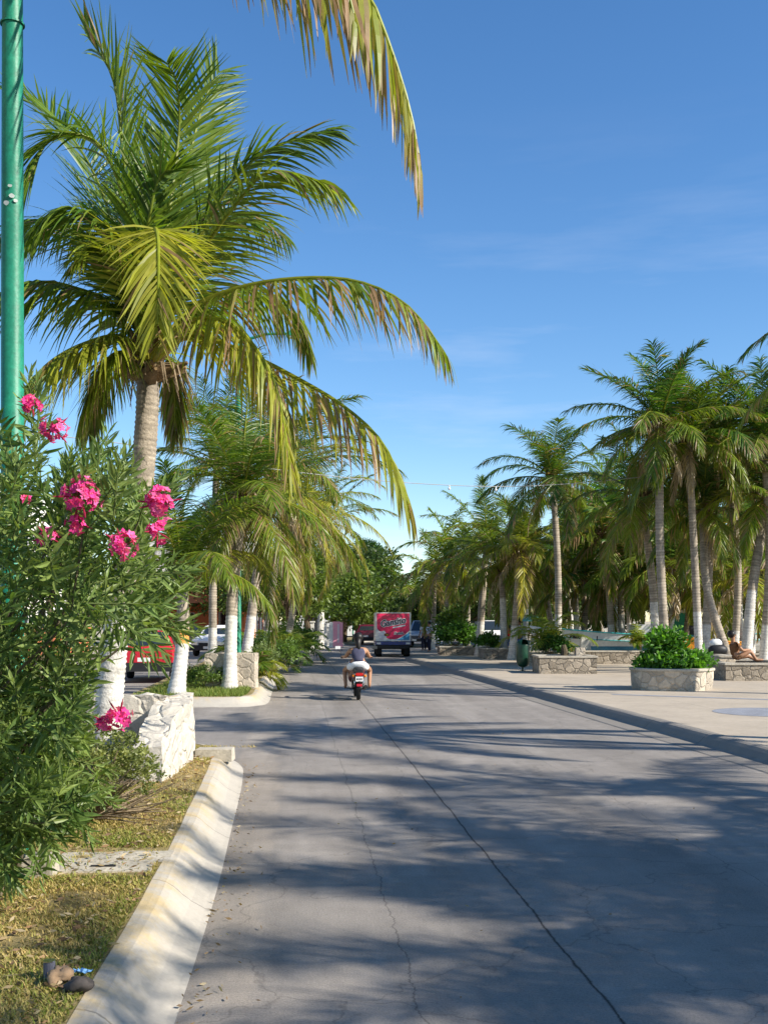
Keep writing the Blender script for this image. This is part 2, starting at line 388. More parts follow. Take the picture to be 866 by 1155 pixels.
Mt['green_paint'] = mat('green_pole_paint', (.012, .19, .11), .48, noise=[1.5, 14, 60], var=.2, spec=.4, bump=.15, bscale=20)
Mt['bin'] = mat('green_bin_plastic', (.006, .045, .022), .35, noise=6, var=.2, spec=.5)
Mt['rubber'] = mat('rubber', (.02, .02, .02), .8, noise=20, var=.3)
Mt['glass'] = mat('window_glass', (.02, .028, .035), .08, spec=.8)
Mt['chrome'] = mat('metal', (.6, .6, .6), .25, metal=1, noise=10, var=.1)
Mt['black'] = mat('black_plastic', (.02, .02, .022), .5, noise=20, var=.2)
def paint(name, c, rough=.3): return mat(name, c, rough, noise=[2, 20], var=.06, spec=.5, coat=.3)
Mt['white'] = paint('white_paint', (.72, .72, .70)); Mt['red'] = paint('red_paint', (.5, .012, .03))
Mt['maroon'] = paint('maroon_paint', (.12, .01, .035)); Mt['blue'] = paint('blue_paint', (.01, .03, .2))
Mt['paleblue'] = paint('pale_blue_paint', (.3, .36, .45)); Mt['pink'] = paint('pink_panel', (.78, .008, .10), .55)
Mt['plaster'] = mat('white_plaster', (.68, .66, .60), .9, noise=[.5, 4], var=.1)
Mt['coral'] = mat('orange_plaster', (.62, .2, .09), .85, noise=[.7, 5], var=.12)
Mt['concrete'] = mat('concrete', (.42, .38, .31), .9, noise=[2, 18], var=.2, bump=.4)

# ------------------------------------------------------------ ground, road, medians, plaza
def skew(Y): return -.0805 * Y
mb = MB(); mb.add([(-1500, -300, -.03), (1500, -300, -.03), (1500, 2500, -.03), (-1500, 2500, -.03)], [(0, 1, 2, 3)])
tag(mb.build('ground', Mt['sand']), kind='structure')
mb = MB()
ys = [-12, 20, 60, 100, 170]
for a, b_ in zip(ys[:-1], ys[1:]):
    xr0 = 12 if a >= 60 else 7; xr1 = xr0
    if a >= 60: xr0 = 18; xr1 = 30
    mb.add([(-13.5 + skew(a), a, 0), (xr0 + 0, a, 0), (xr1, b_, 0), (-13.5 + skew(b_), b_, 0)], [(0, 1, 2, 3)])
tag(mb.build('road', Mt['road']), kind='structure')

def smooth_line(pts, n=10):
    pts = [np.array(p, float) for p in pts]
    pts = [2 * pts[0] - pts[1]] + pts + [2 * pts[-1] - pts[-2]]
    out = []
    for i in range(1, len(pts) - 2):
        p0, p1, p2, p3 = pts[i - 1:i + 3]
        for k in range(n):
            t = k / n
            out.append(.5 * (2 * p1 + (p2 - p0) * t + (2 * p0 - 5 * p1 + 4 * p2 - p3) * t * t + (3 * p1 - p0 - 3 * p2 + p3) * t ** 3))
    out.append(pts[-2]); return np.array(out)

def kerb(line, prof, m, name='kerb', side=1, wob=.012):
    "line: Nx2 gutter line; prof: (offset to the raised side, z); side=+1 raised side on the left of travel"
    L = np.asarray(line, float); T = norm(np.gradient(L, axis=0)); Nn = np.stack([-T[:, 1], T[:, 0]], -1) * side
    K = len(prof); v = []
    for i, p in enumerate(L):
        for j, (o, z) in enumerate(prof):
            w = mnoise.noise(Vector((p[0] * 2, p[1] * 1.3, j * 3.1))) * wob
            q = p + Nn[i] * (o + w * (j > 0)); v.append((q[0], q[1], z + w * .5 * (j > 0)))
    n = len(L); i = np.arange(n - 1)[:, None] * K; j = np.arange(K - 1)[None]
    f = np.stack([i + j, i + j + 1, i + K + j + 1, i + K + j], -1).reshape(-1, 4)
    if side > 0: f = f[:, ::-1]
    mb = MB(); mb.add(v, f); mb.add(v[:K], [(0, k, k + 1, k + 1) for k in range(1, K - 1)])
    mb.add(v[-K:], [(0, k, k + 1, k + 1) for k in range(1, K - 1)])
    return tag(mb.build(name, m, smooth=False), kind='structure')

roll = [(-.015, .0), (.02, .014), (.05, .03), (.11, .062), (.17, .11), (.22, .155), (.26, .18), (.3, .19), (.345, .195), (.348, .0)]
sq = [(0, -.01), (.01, .1), (.03, .14), (.05, .15), (.22, .152), (.225, 0)]
# near median, right edge then rounded end
near_edge = smooth_line([(-.33, -6), (-.95, 4.95), (-1.35, 9.8), (-1.62, 12.6), (-1.80, 13.8), (-2.15, 14.65), (-2.7, 14.95), (-3.8, 15.05), (-5.3, 15.1)], 10)
kerb(near_edge, roll, Mt['kerb_pale'], side=1)
far_edge_pts = [(-5.3, 22.9), (-4.2, 22.95), (-3.1, 23.05), (-2.72, 23.4), (-2.55, 24.3), (-2.85, 28.2), (-3.6, 38), (-4.35, 49), (-4.5, 57), (-4.25, 64), (-3.2, 78), (-1.2, 95), (2.5, 115), (9, 140)]
far_edge = smooth_line(far_edge_pts, 8)
kerb(far_edge, roll, Mt['kerb_pale'], side=1)
def cap_surface(line, off, z, left, name, m):
    L = np.asarray(line); T = norm(np.gradient(L, axis=0)); Nn = np.stack([-T[:, 1], T[:, 0]], -1) * (1 if left else -1)
    return L + Nn * off
ed1 = cap_surface(near_edge, .34, .19, True, '', None)
mb = MB(); v = []; fcs = []
for p in ed1:
    lx = -5.4 + skew(p[1] - 12)
    for t in np.linspace(0, 1, 7): v.append((p[0] + (lx - p[0]) * t, p[1], .192 + .01 * mnoise.noise(Vector((p[0] * 3 + t * 9, p[1] * 2, 0))) * (0 < t)))
n = len(ed1)
fcs = [(i * 7 + j, (i + 1) * 7 + j, (i + 1) * 7 + j + 1, i * 7 + j + 1) for i in range(n - 1) for j in range(6) if ed1[i + 1][1] > ed1[i][1] + .002]
mb.add(v, [f[::-1] for f in fcs]); tag(mb.build('median_lawn', Mt['grass_base']), kind='structure')
ed2 = cap_surface(far_edge, .34, .19, True, '', None)
mb = MB(); v = []
for p in ed2:
    lx = min(-5.5 + skew(p[1] - 24), p[0] - .2) if p[1] < 60 else p[0] - 3.6
    v += [(p[0], p[1], .192), (lx, p[1], .192)]
n = len(ed2)
mb.add(v, [(i * 2, i * 2 + 2, i * 2 + 3, i * 2 + 1)[::-1] for i in range(n - 1) if ed2[i + 1][1] > ed2[i][1] + .002])
tag(mb.build('median_lawn', Mt['grass_base']), kind='structure')
# left kerb of the medians (street side)
kerb(np.array([(-5.45 + skew(y - 12), y) for y in np.linspace(15.1, -6, 14)]), sq, Mt['kerb_grey'], side=1)
kerb(np.array([(-5.55 + skew(y - 24), y) for y in np.linspace(60, 22.9, 24)]), sq, Mt['kerb_grey'], side=1)
# plaza
pk = smooth_line([(6.2, 1), (5.75, 5), (5.3, 9.5), (4.88, 13.9), (4.25, 20), (3.56, 26.5), (2.65, 35), (1.75, 43), (1.05, 49.2), (1.15, 50.6), (2.0, 51.6), (4.5, 54), (9, 58)], 8)
kerb(pk, [(-.46, .002), (-.44, .010), (-.14, .014), (-.1, .035), (-.02, .115), (.03, .15), (.08, .162), (.2, .162), (.205, 0)], Mt['kerb_grey'], side=-1)
pe = cap_surface(pk, .195, .15, False, '', None)
mb = MB(); v = []
for p in pe: v += [(p[0], p[1], .154), (60 if p[1] < 51 else 60, p[1], .154)]
mb.add(v, [(i * 2, i * 2 + 1, i * 2 + 3, i * 2 + 2) for i in range(len(pe) - 1)])
tag(mb.build('plaza_pavement', Mt['plaza']), kind='structure')
mb = MB(); mb.add([(60, 57.9, .15), (9.2, 57.9, .15), (9.2, 140, .12), (60, 140, .12)], [(0, 3, 2, 1)])
tag(mb.build('beach_sand', Mt['sand']), kind='structure')
# bluish inlays in the pavement
Mt['inlay'] = mat('blue_grey_inlay', (.24, .25, .28), .85, noise=[4, 25], var=.2)
c0 = G(868, 803, .16); mb = MB(); mb.poly([(c0[0] + 1.0 * math.cos(a), c0[1] + 1.0 * math.sin(a), .158) for a in np.linspace(0, 2 * PI, 33)[:-1]])
tag(mb.build('paved_circle', Mt['inlay']), kind='structure')
a0 = G(690, 783, .16); mb = MB(); a1 = G(900, 790, .16)
mb.add([a0 - (0, .16, -.0), a1 - (0, .16, 0), a1 + (0, .16, 0), a0 + (0, .16, 0)], [(0, 1, 2, 3)]); 
o = mb.build('paved_strip', Mt['inlay']); o.location.z = -.002; tag(o, kind='structure')
# far side pavement on the left
mb = MB(); lp = [(-12.2 + skew(y - 25), y) for y in np.linspace(-10, 62, 20)]
kerb(np.array(lp[::-1]), sq, Mt['kerb_grey'], side=-1)
mb = MB(); v = []
for x, y in lp: v += [(x - .2, y, .154), (x - 30, y, .154)]
mb.add(v, [(i * 2, i * 2 + 2, i * 2 + 3, i * 2 + 1) for i in range(len(lp) - 1)])
tag(mb.build('pavement', Mt['plaza']), kind='structure')

# ------------------------------------------------------------ palms
GREEN = np.array((.042, .11, .012)); YG = np.array((.27, .31, .024)); YEL = np.array((.46, .36, .05)); BRN = np.array((.30, .19, .10)); TAN = np.array((.42, .32, .2))
def spline(pts, n):
    s = smooth_line(pts, 12)
    d = np.concatenate([[0], np.cumsum(np.linalg.norm(np.diff(s, axis=0), axis=1))])
    t = np.linspace(0, d[-1], n)
    return np.stack([np.interp(t, d, s[:, k]) for k in range(3)], -1), d[-1]

def frond(mb, pts, rng, n=80, L=.9, w=.034, droop=.9, K=4, yellow=.3, brown=.15, az=None, r0=.03, lift=.25, base=.1, dead=False, sides=5, hang=0.0, ang=(70, 28)):
    pts = np.asarray(pts, float)
    sp, tot = spline(pts, 48)
    T = norm(np.gradient(sp, axis=0))
    if az is None:
        h = pts[-1] - pts[0]; az = norm(np.array((h[0], h[1], 0)))
    else: az = norm(np.array((az[0], az[1], 0)))
    Sv = np.cross(az, (0, 0, 1.0))
    Sd = norm(Sv[None] - (T @ Sv)[:, None] * T); Nn = norm(np.cross(Sd, T))
    tint = GREEN * (1 - yellow) + YG * yellow
    tt = np.linspace(0, 1, 48)
    rc = np.outer(1 - tt, tint * .6 + YEL * .5) + np.outer(tt, tint * .9 + YG * .3)
    if dead: rc = np.tile(TAN * .8, (48, 1))
    mb.tube(sp[::2], (r0 * (1 - .88 * tt) + .003)[::2], sides, rc[::2])
    t = np.linspace(base, .995, n); t = np.concatenate([t, t + .3 / n]); t = np.clip(t + rng.randn(2 * n) * .003, 0, 1)
    sg = np.concatenate([np.ones(n), -np.ones(n)])
    ip = lambda A: np.stack([np.interp(t, tt, A[:, k]) for k in range(3)], -1)
    p = ip(sp); Tt = norm(ip(T)); Ss = norm(ip(Sd)); Nv = norm(ip(Nn))
    ang = np.radians(ang[0] + (ang[1] - ang[0]) * t ** 1.3) * (1 + rng.randn(2 * n) * .09)
    li = lift + rng.randn(2 * n) * .12
    d = norm(Tt * np.cos(ang)[:, None] + Ss * (sg * np.sin(ang))[:, None] + Nv * li[:, None] + np.array((0, 0, -1.)) * hang)
    Ll = L * np.interp(t, [0, .12, .35, .7, .9, 1], [.3, .7, 1, .85, .6, .4]) * (1 + rng.randn(2 * n) * .08)
    # a few snapped leaflets
    Ll *= np.where(rng.rand(2 * n) < .05, .5, 1)
    W = norm(Tt - (np.sum(Tt * d, 1))[:, None] * d + Nv * (rng.randn(2 * n) * .35)[:, None])
    dr = droop * (1 + rng.randn(2 * n) * .3) * (.7 + .6 * t)
    wp = np.interp(np.arange(K + 1) / K, [0, .2, .6, 1], [.45, 1, .75, .06])
    V = []; Cc = []
    yv = np.clip(yellow + rng.randn(2 * n) * .12, 0, 1)
    lc = GREEN[None] * (1 - yv)[:, None] + YG[None] * yv[:, None]
    yl = np.clip((yellow - .55) * 1.2 + rng.randn(2 * n) * .08, 0, .8)
    lc = lc * (1 - yl)[:, None] + YEL[None] * yl[:, None]
    lc = lc * (1 + rng.randn(2 * n) * .12)[:, None]
    bl = np.where(rng.rand(2 * n) < brown, rng.rand(2 * n), 0)[:, None]
    if dead: lc = TAN[None] * (.55 + .5 * rng.rand(2 * n))[:, None]; bl = bl * 0
    q = p.copy(); dd = d.copy()
    for k in range(K + 1):
        wk = w * wp[k] * .5
        V.append(q - W * wk); V.append(q + W * wk)
        u = k / K
        bk = np.clip(bl * 2.1 - (1 - u) * .8, 0, 1) + (np.clip(u - .82, 0, 1) * 2.5 * min(1, brown * 3))
        bk = np.clip(bk, 0, 1)
        ck = lc * (1 - bk) + (BRN * .9)[None] * bk
        Cc.append(ck); Cc.append(ck)
        q = q + dd * (Ll / K)[:, None]
        dd = norm(dd + np.array((0, 0, -1.))[None] * (dr / K * 1.6)[:, None] + rng.randn(2 * n, 3) * .03)
        W = norm(W - np.sum(W * dd, 1)[:, None] * dd)
    V = np.stack(V, 1); Cc = np.stack(Cc, 1); m = 2 * (K + 1)
    i = np.arange(2 * n)[:, None] * m; k = np.arange(K)[None] * 2
    f = np.stack([i + k, i + k + 1, i + k + 3, i + k + 2], -1).reshape(-1, 4)
    mb.add(V.reshape(-1, 3), f, Cc.reshape(-1, 3))

def arch(c, az, e0, L, bend, wind=(0, 0), p=1.35, m=8):
    "rachis points leaving c at azimuth az, elevation e0 (rad), bending down"
    pts = [np.array(c, float)]; q = pts[0].copy()
    for k in range(m):
        s = (k + .5) / m; e = e0 - bend * s ** p
        dv = np.array((math.cos(e) * math.cos(az) + wind[0] * s, math.cos(e) * math.sin(az) + wind[1] * s, math.sin(e)))
        q = q + norm(dv) * L / m; pts.append(q.copy())
    return pts

def trunk_mesh(mb, pts, r, white_z, rng, ring=.09, sides=12, band=None, flare=1.5):
    sp, tot = spline(pts, max(10, int((np.linalg.norm(np.diff(np.asarray(pts), axis=0), axis=1)).sum() / ring * 2)))
    n = len(sp); t = np.linspace(0, 1, n)
    rad = r * (1 - .18 * t) * (1 + (flare - 1) * np.exp(-t * tot / .35))
    rad = rad * (1 + .035 * ((np.arange(n) % 2) * 2 - 1) + rng.randn(n) * .012)
    rad[-3:] *= 1.1
    grey = np.array((.37, .315, .245))
    col = np.zeros((n, 3))
    for i in range(n):
        cgy = grey * (.75 + .4 * rng.rand()) * (1 if i % 2 else .72)
        if sp[i][2] < white_z: cgy = np.array((.62, .59, .53)) * (.86 + .18 * rng.rand()) * (1 if i % 2 else .82)
        if band and band[0] < sp[i][2] < band[1]: cgy = np.array((.62, .27, .07))
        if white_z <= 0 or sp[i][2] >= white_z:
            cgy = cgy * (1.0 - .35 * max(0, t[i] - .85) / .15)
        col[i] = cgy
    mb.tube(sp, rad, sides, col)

def heart(mb, c, r, rng, n=14, size=.45, nuts=0):
    for i in range(n):   # petiole bases and torn fibre
        a = rng.rand() * 2 * PI; up = rng.rand()
        d = norm((math.cos(a), math.sin(a), .3 + 1.0 * up)); q = np.array(c) + (0, 0, -.25 + .3 * up)
        cc = np.array((.24, .16, .08)) * (.5 + .8 * rng.rand())
        mb.tube([q, q + d * size * .5, q + d * size * (1 + .3 * rng.rand()) + (0, 0, -.05)], [r * .5, r * .38, r * .12], 5, cc)
    for i in range(int(n * 1.2)):  # fibre strips
        a = rng.rand() * 2 * PI; q = np.array(c) + (math.cos(a) * r, math.sin(a) * r, -.05)
        l = size * (.5 + rng.rand() * .9)
        mb.tube([q, q + (math.cos(a) * l * .5, math.sin(a) * l * .5, -.02), q + (math.cos(a) * l * .7, math.sin(a) * l * .7, -l * .7)], [.012, .012, .004], 3, TAN * (.4 + .6 * rng.rand()))
    for i in range(nuts):
        a = rng.rand() * 2 * PI
        mb.ball(np.array(c) + (math.cos(a) * r * 1.6, math.sin(a) * r * 1.6, -.12 - .25 * rng.rand()), (.1, .1, .13), np.array((.28, .22, .05)), n=8, m=6)

PG = 'coconut palms along the avenue'
def palm(label, base, crown, r=.14, L=3.2, n=20, seed=0, white=1.1, leaflets=46, K=3, w=.055, llen=.75, yellow=.35, brown=.25, dead=2,
         mid=None, group=PG, band=None, emax=82, emin=-38, nuts=0, wind=(0, 0), bendk=1.0, sides=10, trunk_group=None, skip=None, droop=1.0):
    rng = rng_(seed); base = np.array(base, float); crown = np.array(crown, float)
    t = thing('palm_tree', label, 'palm tree', base, group=group)
    if mid is None: mid = base * .5 + crown * .5 + np.array((rng.randn() * .08, rng.randn() * .08, 0)) * (crown[2] - base[2]) * .25
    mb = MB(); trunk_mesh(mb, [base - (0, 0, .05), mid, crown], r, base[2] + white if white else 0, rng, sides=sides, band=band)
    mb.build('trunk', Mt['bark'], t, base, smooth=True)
    mb = MB(); heart(mb, crown, r, rng, nuts=nuts)
    for i in range(n):
        u = i / max(1, n - 1)
        az = i * 2.39996 + rng.randn() * .2 + seed
        e = emax + (emin - emax) * u ** 1.05 + rng.randn() * 6
        bend = (50 + 45 * rng.rand() - (22 if u < .25 else 0)) * bendk
        LL = L * (.85 + .3 * rng.rand()) * (.85 if e > 65 else 1)
        yl = np.clip(yellow + .35 * (u - .45) + rng.randn() * .14, 0, 1)
        br = brown * (.3 + 1.4 * u)
        pts = arch(crown, az, R(e), LL, R(bend), wind)
        frond(mb, pts, rng, int(leaflets * 1.5), llen * (.9 + .2 * rng.rand()), w * .66, droop * (.3 + .5 * rng.rand()), K, yl, br, hang=.1 + .6 * min(1, max(0, u - .25) * 1.8), az=(math.cos(az), math.sin(az)), r0=.028, sides=4)
    for i in range(10 if seed in (75, 73, 5) else 0):
        az = rng.rand() * 2 * PI; q0 = crown + (0, 0, -.05); o_ = np.array((math.cos(az), math.sin(az), 0)); l_ = .5 + .7 * rng.rand()
        mb.tube([q0, q0 + o_ * .3 * l_ + (0, 0, .15), q0 + o_ * .5 * l_ + (0, 0, -.25 * l_), q0 + o_ * .42 * l_ + (0, 0, -l_)], [.03, .045, .03, .006], 4, TAN * (.6 + .5 * rng.rand()))
        for k in range(7):
            e_ = q0 + o_ * .45 * l_ + (0, 0, -.2 * l_); mb.tube([e_, e_ + rng.randn(3) * .12, e_ + rng.randn(3) * .16 + (0, 0, -.3)], [.008, .006, .003], 3, TAN * (.8 + .4 * rng.rand()))
    for i in range(dead):
        az = rng.rand() * 2 * PI
        pts = arch(crown + (0, 0, -.1), az, R(-30 - 20 * rng.rand()), L * .7, R(45))
        frond(mb, pts, rng, leaflets // 2, llen * .7, w * .7, 1.6, K, 0, 0, az=(math.cos(az), math.sin(az)), dead=True, sides=4, hang=.8)
    mb.build('crown', Mt['leaf'], t, base)
    return t

# --- the big palm on the near median, frond by frond
rng = rng_(3)
CR = P(168, 408, 12.3)
base = np.array((-3.12, 12.35, .22))
big = thing('palm_tree', 'largest palm, yellow-green fronds filling the upper left, rising from the whitewashed planter', 'palm tree', base, group=PG)
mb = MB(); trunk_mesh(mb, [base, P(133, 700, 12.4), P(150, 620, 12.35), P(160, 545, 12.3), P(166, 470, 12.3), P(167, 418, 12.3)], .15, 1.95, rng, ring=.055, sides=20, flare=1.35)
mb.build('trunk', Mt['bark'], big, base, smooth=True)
mb = MB(); heart(mb, CR, .17, rng, n=34, size=.42); mb.build('leaf_base', Mt['bark'], big, base)
# points are (px, py, distance) of the rachis
FR = [
 # pts, leaflet length, droop, yellow, brown, az, lift, hang, angles
 ([(168, 405, 12.3), (158, 300, 12.0), (140, 180, 11.8), (128, 90, 11.8), (96, 36, 11.9)], .85, .45, .30, .12, (-1, -.3), .3, 0, (38, 14)),
 ([(172, 400, 12.3), (190, 250, 12.4), (202, 150, 12.5), (200, 95, 12.2), (188, 70, 11.8)], .95, .12, .32, .02, (.1, -1), .1, 0, (42, 30)),
 ([(170, 400, 12.3), (196, 260, 12.6), (218, 160, 12.9), (232, 110, 13.1), (248, 80, 13.2)], .9, .15, .25, .02, (.5, -1), .1, 0, (42, 26)),
 ([(165, 400, 12.2), (146, 250, 11.8), (118, 170, 11.5), (80, 150, 11.3), (50, 165, 11.2), (31, 212, 11.1)], .9, .7, .22, .05, (-1, -.4), .2, 0, (55, 22)),
 ([(165, 400, 12.6), (120, 230, 13.3), (85, 160, 13.6), (50, 125, 13.8), (15, 108, 13.8)], .85, .2, .15, .02, (-.8, .9), .3, 0, (50, 24)),
 ([(166, 405, 12.2), (168, 320, 11.4), (172, 272, 10.8), (176, 258, 10.3), (179, 275, 9.9), (179, 320, 9.7), (178, 375, 9.75)], .78, .45, .78, .06, (.02, -1), -.05, .05, (56, 24)),
 ([(165, 402, 12.2), (125, 345, 11.9), (85, 325, 11.7), (45, 318, 11.5), (0, 330, 11.3)], .85, 1.1, .35, .12, (-1, -.2), .1, 0, (60, 30)),
 ([(162, 402, 12.2), (135, 380, 11.8), (95, 388, 11.5), (55, 410, 11.2), (18, 450, 11.0)], .85, 1.0, .68, .12, (-1, -.4), .1, 0, (60, 28)),
 ([(165, 400, 12.5), (120, 290, 12.7), (80, 255, 12.8), (40, 250, 12.9), (5, 268, 12.9)], .85, .9, .2, .1, (-1, .2), .1, 0, (58, 26)),
 ([(166, 402, 12.2), (140, 300, 11.7), (112, 250, 11.4), (70, 235, 11.2), (30, 262, 11.0)], .85, 1.0, .25, .1, (-1, -.4), .1, 0, (58, 26)),
 ([(172, 400, 12.3), (215, 290, 12.1), (262, 205, 12.0), (305, 168, 11.9), (345, 155, 11.9), (374, 147, 11.9)], .8, .7, .25, .05, (1, -.2), .1, 0, (48, 16)),
 ([(174, 400, 12.2), (225, 290, 11.6), (268, 228, 11.3), (298, 196, 11.1), (330, 195, 11.0), (382, 212, 10.8)], .78, .8, .5, .12, (1, -.4), .1, .1, (50, 18)),
 ([(172, 402, 12.0), (215, 350, 11.3), (270, 325, 10.9), (340, 314, 10.6), (405, 318, 10.4), (460, 345, 10.2), (505, 402, 10.1)], .72, 1.5, .5, .65, (1, -.35), .15, .25, (60, 28)),
 ([(172, 405, 12.0), (205, 368, 11.4), (245, 360, 11.0), (282, 385, 10.7), (312, 440, 10.5), (329, 535, 10.4)], .72, 1.1, .74, .4, (1, -.6), .1, .15, (54, 22)),
 ([(175, 405, 12.1), (215, 378, 11.6), (270, 395, 11.2), (330, 424, 10.9), (390, 460, 10.6), (435, 505, 10.4), (464, 578, 10.3)], .8, 1.4, .74, .5, (1, -.4), .1, .3, (58, 24)),
 ([(170, 410, 12.4), (185, 400, 12.9), (196, 430, 13.2), (198, 490, 13.3)], .6, 1.2, .5, .5, (.5, 1), .1, .2, (50, 20)),
 ([(160, 408, 12.4), (130, 400, 12.9), (112, 430, 13.1), (100, 490, 13.2)], .65, 1.2, .55, .3, (-1, .6), .1, .2, (50, 20)),
 ([(170, 402, 12.6), (210, 300, 13.4), (250, 250, 13.9), (290, 245, 14.2), (320, 265, 14.4)], .8, .9, .2, .15, (.8, 1), .1, .1, (55, 24)),
 ([(168, 400, 12.6), (190, 300, 13.4), (215, 240, 14.0), (238, 215, 14.5), (262, 225, 14.9)], .8, .5, .15, .05, (.5, 1), .2, 0, (55, 24)),
 ([(165, 402, 12.6), (150, 300, 13.4), (130, 240, 14.0), (115, 215, 14.4)], .8, .5, .15, .05, (-.4, 1), .2, 0, (52, 24)),
 ([(172, 405, 12.6), (230, 345, 13.2), (285, 325, 13.6), (330, 350, 13.9), (350, 400, 14.0)], .75, 1.3, .4, .35, (.8, .8), .1, .2, (58, 24)),
 ([(166, 404, 12.1), (160, 310, 11.6), (168, 250, 11.3), (180, 200, 11.2), (200, 190, 11.1)], .8, .4, .2, .02, (.6, -1), .2, 0, (45, 20)),
 ([(164, 404, 12.0), (145, 330, 11.5), (125, 290, 11.3), (105, 280, 11.2), (85, 295, 11.0)], .6, .8, .5, .1, (-1, -.6), .1, 0, (52, 20)),
 ([(160, 410, 12.2), (135, 398, 11.8), (115, 415, 11.6), (100, 445, 11.5), (92, 480, 11.5)], .6, 1.0, .55, .3, (-1, -.4), .1, .2, (52, 20)),
]
for i, (pp, LL, dr, ye, br, az, li, hg, ag) in enumerate(FR):
    mb = MB()
    frond(mb, [P(*q) for q in pp], rng, 96, LL * 1.12, .030, dr * .62, 5, ye, br, az=az, r0=.036, lift=li, hang=hg + .45 * min(1, max(0, dr - .4) * 1.6), base=.16, sides=6, ang=(ag[0] + 9, ag[1] + 6))
    fo = mb.build('frond', Mt['leaf'], big, base)
    if br > .45 and hg > .1: fo['label'] = 'long arching frond with brown torn leaflets'
# --- palm whose frond hangs in from above (its trunk stands just outside the frame)
base = np.array((-3.9, 6.6, .2)); cr = P(60, -330, 8.2)
t2 = thing('palm_tree', 'palm whose single brown-tipped frond hangs into the top of the sky', 'palm tree', base, group=PG)
mb = MB(); trunk_mesh(mb, [base, base * .5 + cr * .5 + (-.15, 0, 0), cr], .17, 1.9, rng, sides=14); mb.build('trunk', Mt['bark'], t2, base, smooth=True)
mb = MB(); heart(mb, cr, .16, rng); mb.build('leaf_base', Mt['bark'], t2, base)
mb = MB()
frond(mb, [cr, P(150, -270, 7.8), P(260, -140, 7.6), P(345, -62, 7.5), P(408, -18, 7.5), P(446, 70, 7.5), P(466, 140, 7.5), P(474, 190, 7.5)], rng, 84, .92, .04, .5, 5, .7, .8, az=(1, -.15), r0=.032, lift=-.1, hang=1.2, base=.15, ang=(66, 38), sides=6)
mb.build('frond', Mt['leaf'], t2, base)
mb = MB()
frond(mb, [cr, P(140, -240, 7.7), P(225, -130, 7.4), P(300, -75, 7.2), P(355, -48, 7.1), P(388, -22, 7.1), P(402, 30, 7.1)], rng, 60, .72, .036, .5, 5, .6, .95, az=(1, -.25), r0=.03, lift=-.1, hang=1.2, base=.2, ang=(66, 38), sides=6)
mb.build('frond', Mt['leaf'], t2, base)
for i in range(12):
    az = R(70 + i * 22) + rng.randn() * .1
    mb = MB(); frond(mb, arch(cr, az, R(60 - 7 * i + rng.randn() * 5), 3.2, R(60)), rng, 50, .7, .045, 1, 3, .4, .3, az=(math.cos(az), math.sin(az)))
    mb.build('frond', Mt['leaf'], t2, base)

# --- median palms further on:   label, base, crown, kwargs
def gp(px, py, z=.2): return G(px, py, z)
palm('young palm with orange band on its whitewashed trunk, nearest on the far median', gp(199, 783), P(205, 650, 25.1), r=.155, L=3.3, n=13, seed=11, white=1.35, leaflets=70, K=4, w=.045, llen=.75, yellow=.4, brown=.12, dead=0, band=(1.25, 1.6), emax=84, emin=5, sides=14)
palm('leaning palm with white lower trunk beside the pale stone block', gp(259, 777), P(274, 560, 26.6), r=.15, L=3.6, n=24, seed=5, white=1.7, leaflets=70, K=4, w=.045, llen=.8, yellow=.3, brown=.3, dead=2, sides=14, mid=P(263, 665, 26.6), emin=-45)
palm('palm with a white foot rising behind the green lamp post on the far median', P(277, 745, 33), P(305, 540, 34), r=.15, L=3.6, n=24, seed=21, white=1.3, leaflets=60, K=4, yellow=.5, brown=.35, dead=2, emin=-45)
palm('palm with slim grey trunk, second behind the median lamp post', P(299, 742, 41), P(322, 560, 41), r=.15, L=3.8, n=22, seed=31, white=1, yellow=.55, brown=.35, dead=3, emin=-50)
palm('palm with drooping yellow fronds in the middle of the far median', P(322, 738, 46), P(345, 575, 46), r=.15, L=3.8, n=22, seed=42, white=1, yellow=.7, brown=.3, dead=2, emin=-50)
palm('palm with a white foot and tall bare trunk beside the pink pillar', gp(361, 731), P(367, 590, 66), r=.2, L=4.6, n=22, seed=51, white=2.4, yellow=.5, brown=.3, dead=2, w=.08, llen=.9, emin=-50)
palm('low dark-fronded palm behind the leaning palm of the far median', P(240, 740, 40), P(245, 520, 40), r=.15, L=3.8, n=20, seed=61, white=1, yellow=.15, brown=.1, dead=1)
# low palms
def low_palm(label, base, L, n, seed, yellow=.4, e=(80, 5), w=.04, leaflets=40, group='low young palms', llen=.45):
    rng = rng_(seed); base = np.array(base, float); t = thing('young_palm', label, 'young palm', base, group=group)
    mb = MB(); mb.tube([base, base + (0, 0, .25)], [.09, .06], 8, (.2, .15, .08)); mb.build('trunk', Mt['bark'], t, base)
    mb = MB()
    for i in range(n):
        az = i * 2.4 + rng.randn() * .2 + seed; ee = e[0] + (e[1] - e[0]) * i / n
        frond(mb, arch(base + (0, 0, .2), az, R(ee), L * (.8 + .4 * rng.rand()), R(70 + 30 * rng.rand())), rng, leaflets + 16, llen * 1.15, w * .75, .5, 3, yellow + rng.randn() * .15, .1, az=(math.cos(az), math.sin(az)), r0=.018, sides=4, hang=.25)
    mb.build('crown', Mt['leaf'], t, base)
low_palm('bushy low palm with yellowing leaves leaning over the kerb beside the pale stone block', gp(283, 770), 1.15, 13, 3, .55)
low_palm('big fan of stemless palm fronds behind the yellowing low palm on the median', gp(296, 752), 2.0, 18, 5, .3, llen=.6)
low_palm('stemless palm at the foot of the white-footed palm on the median', gp(325, 744), 2.0, 14, 8, .3, llen=.6)
low_palm('young palm with arching yellow-green fronds in the planter behind the litter bin', P(617, 733, 41), 1.9, 12, 12, .55, e=(85, 15), llen=.5)
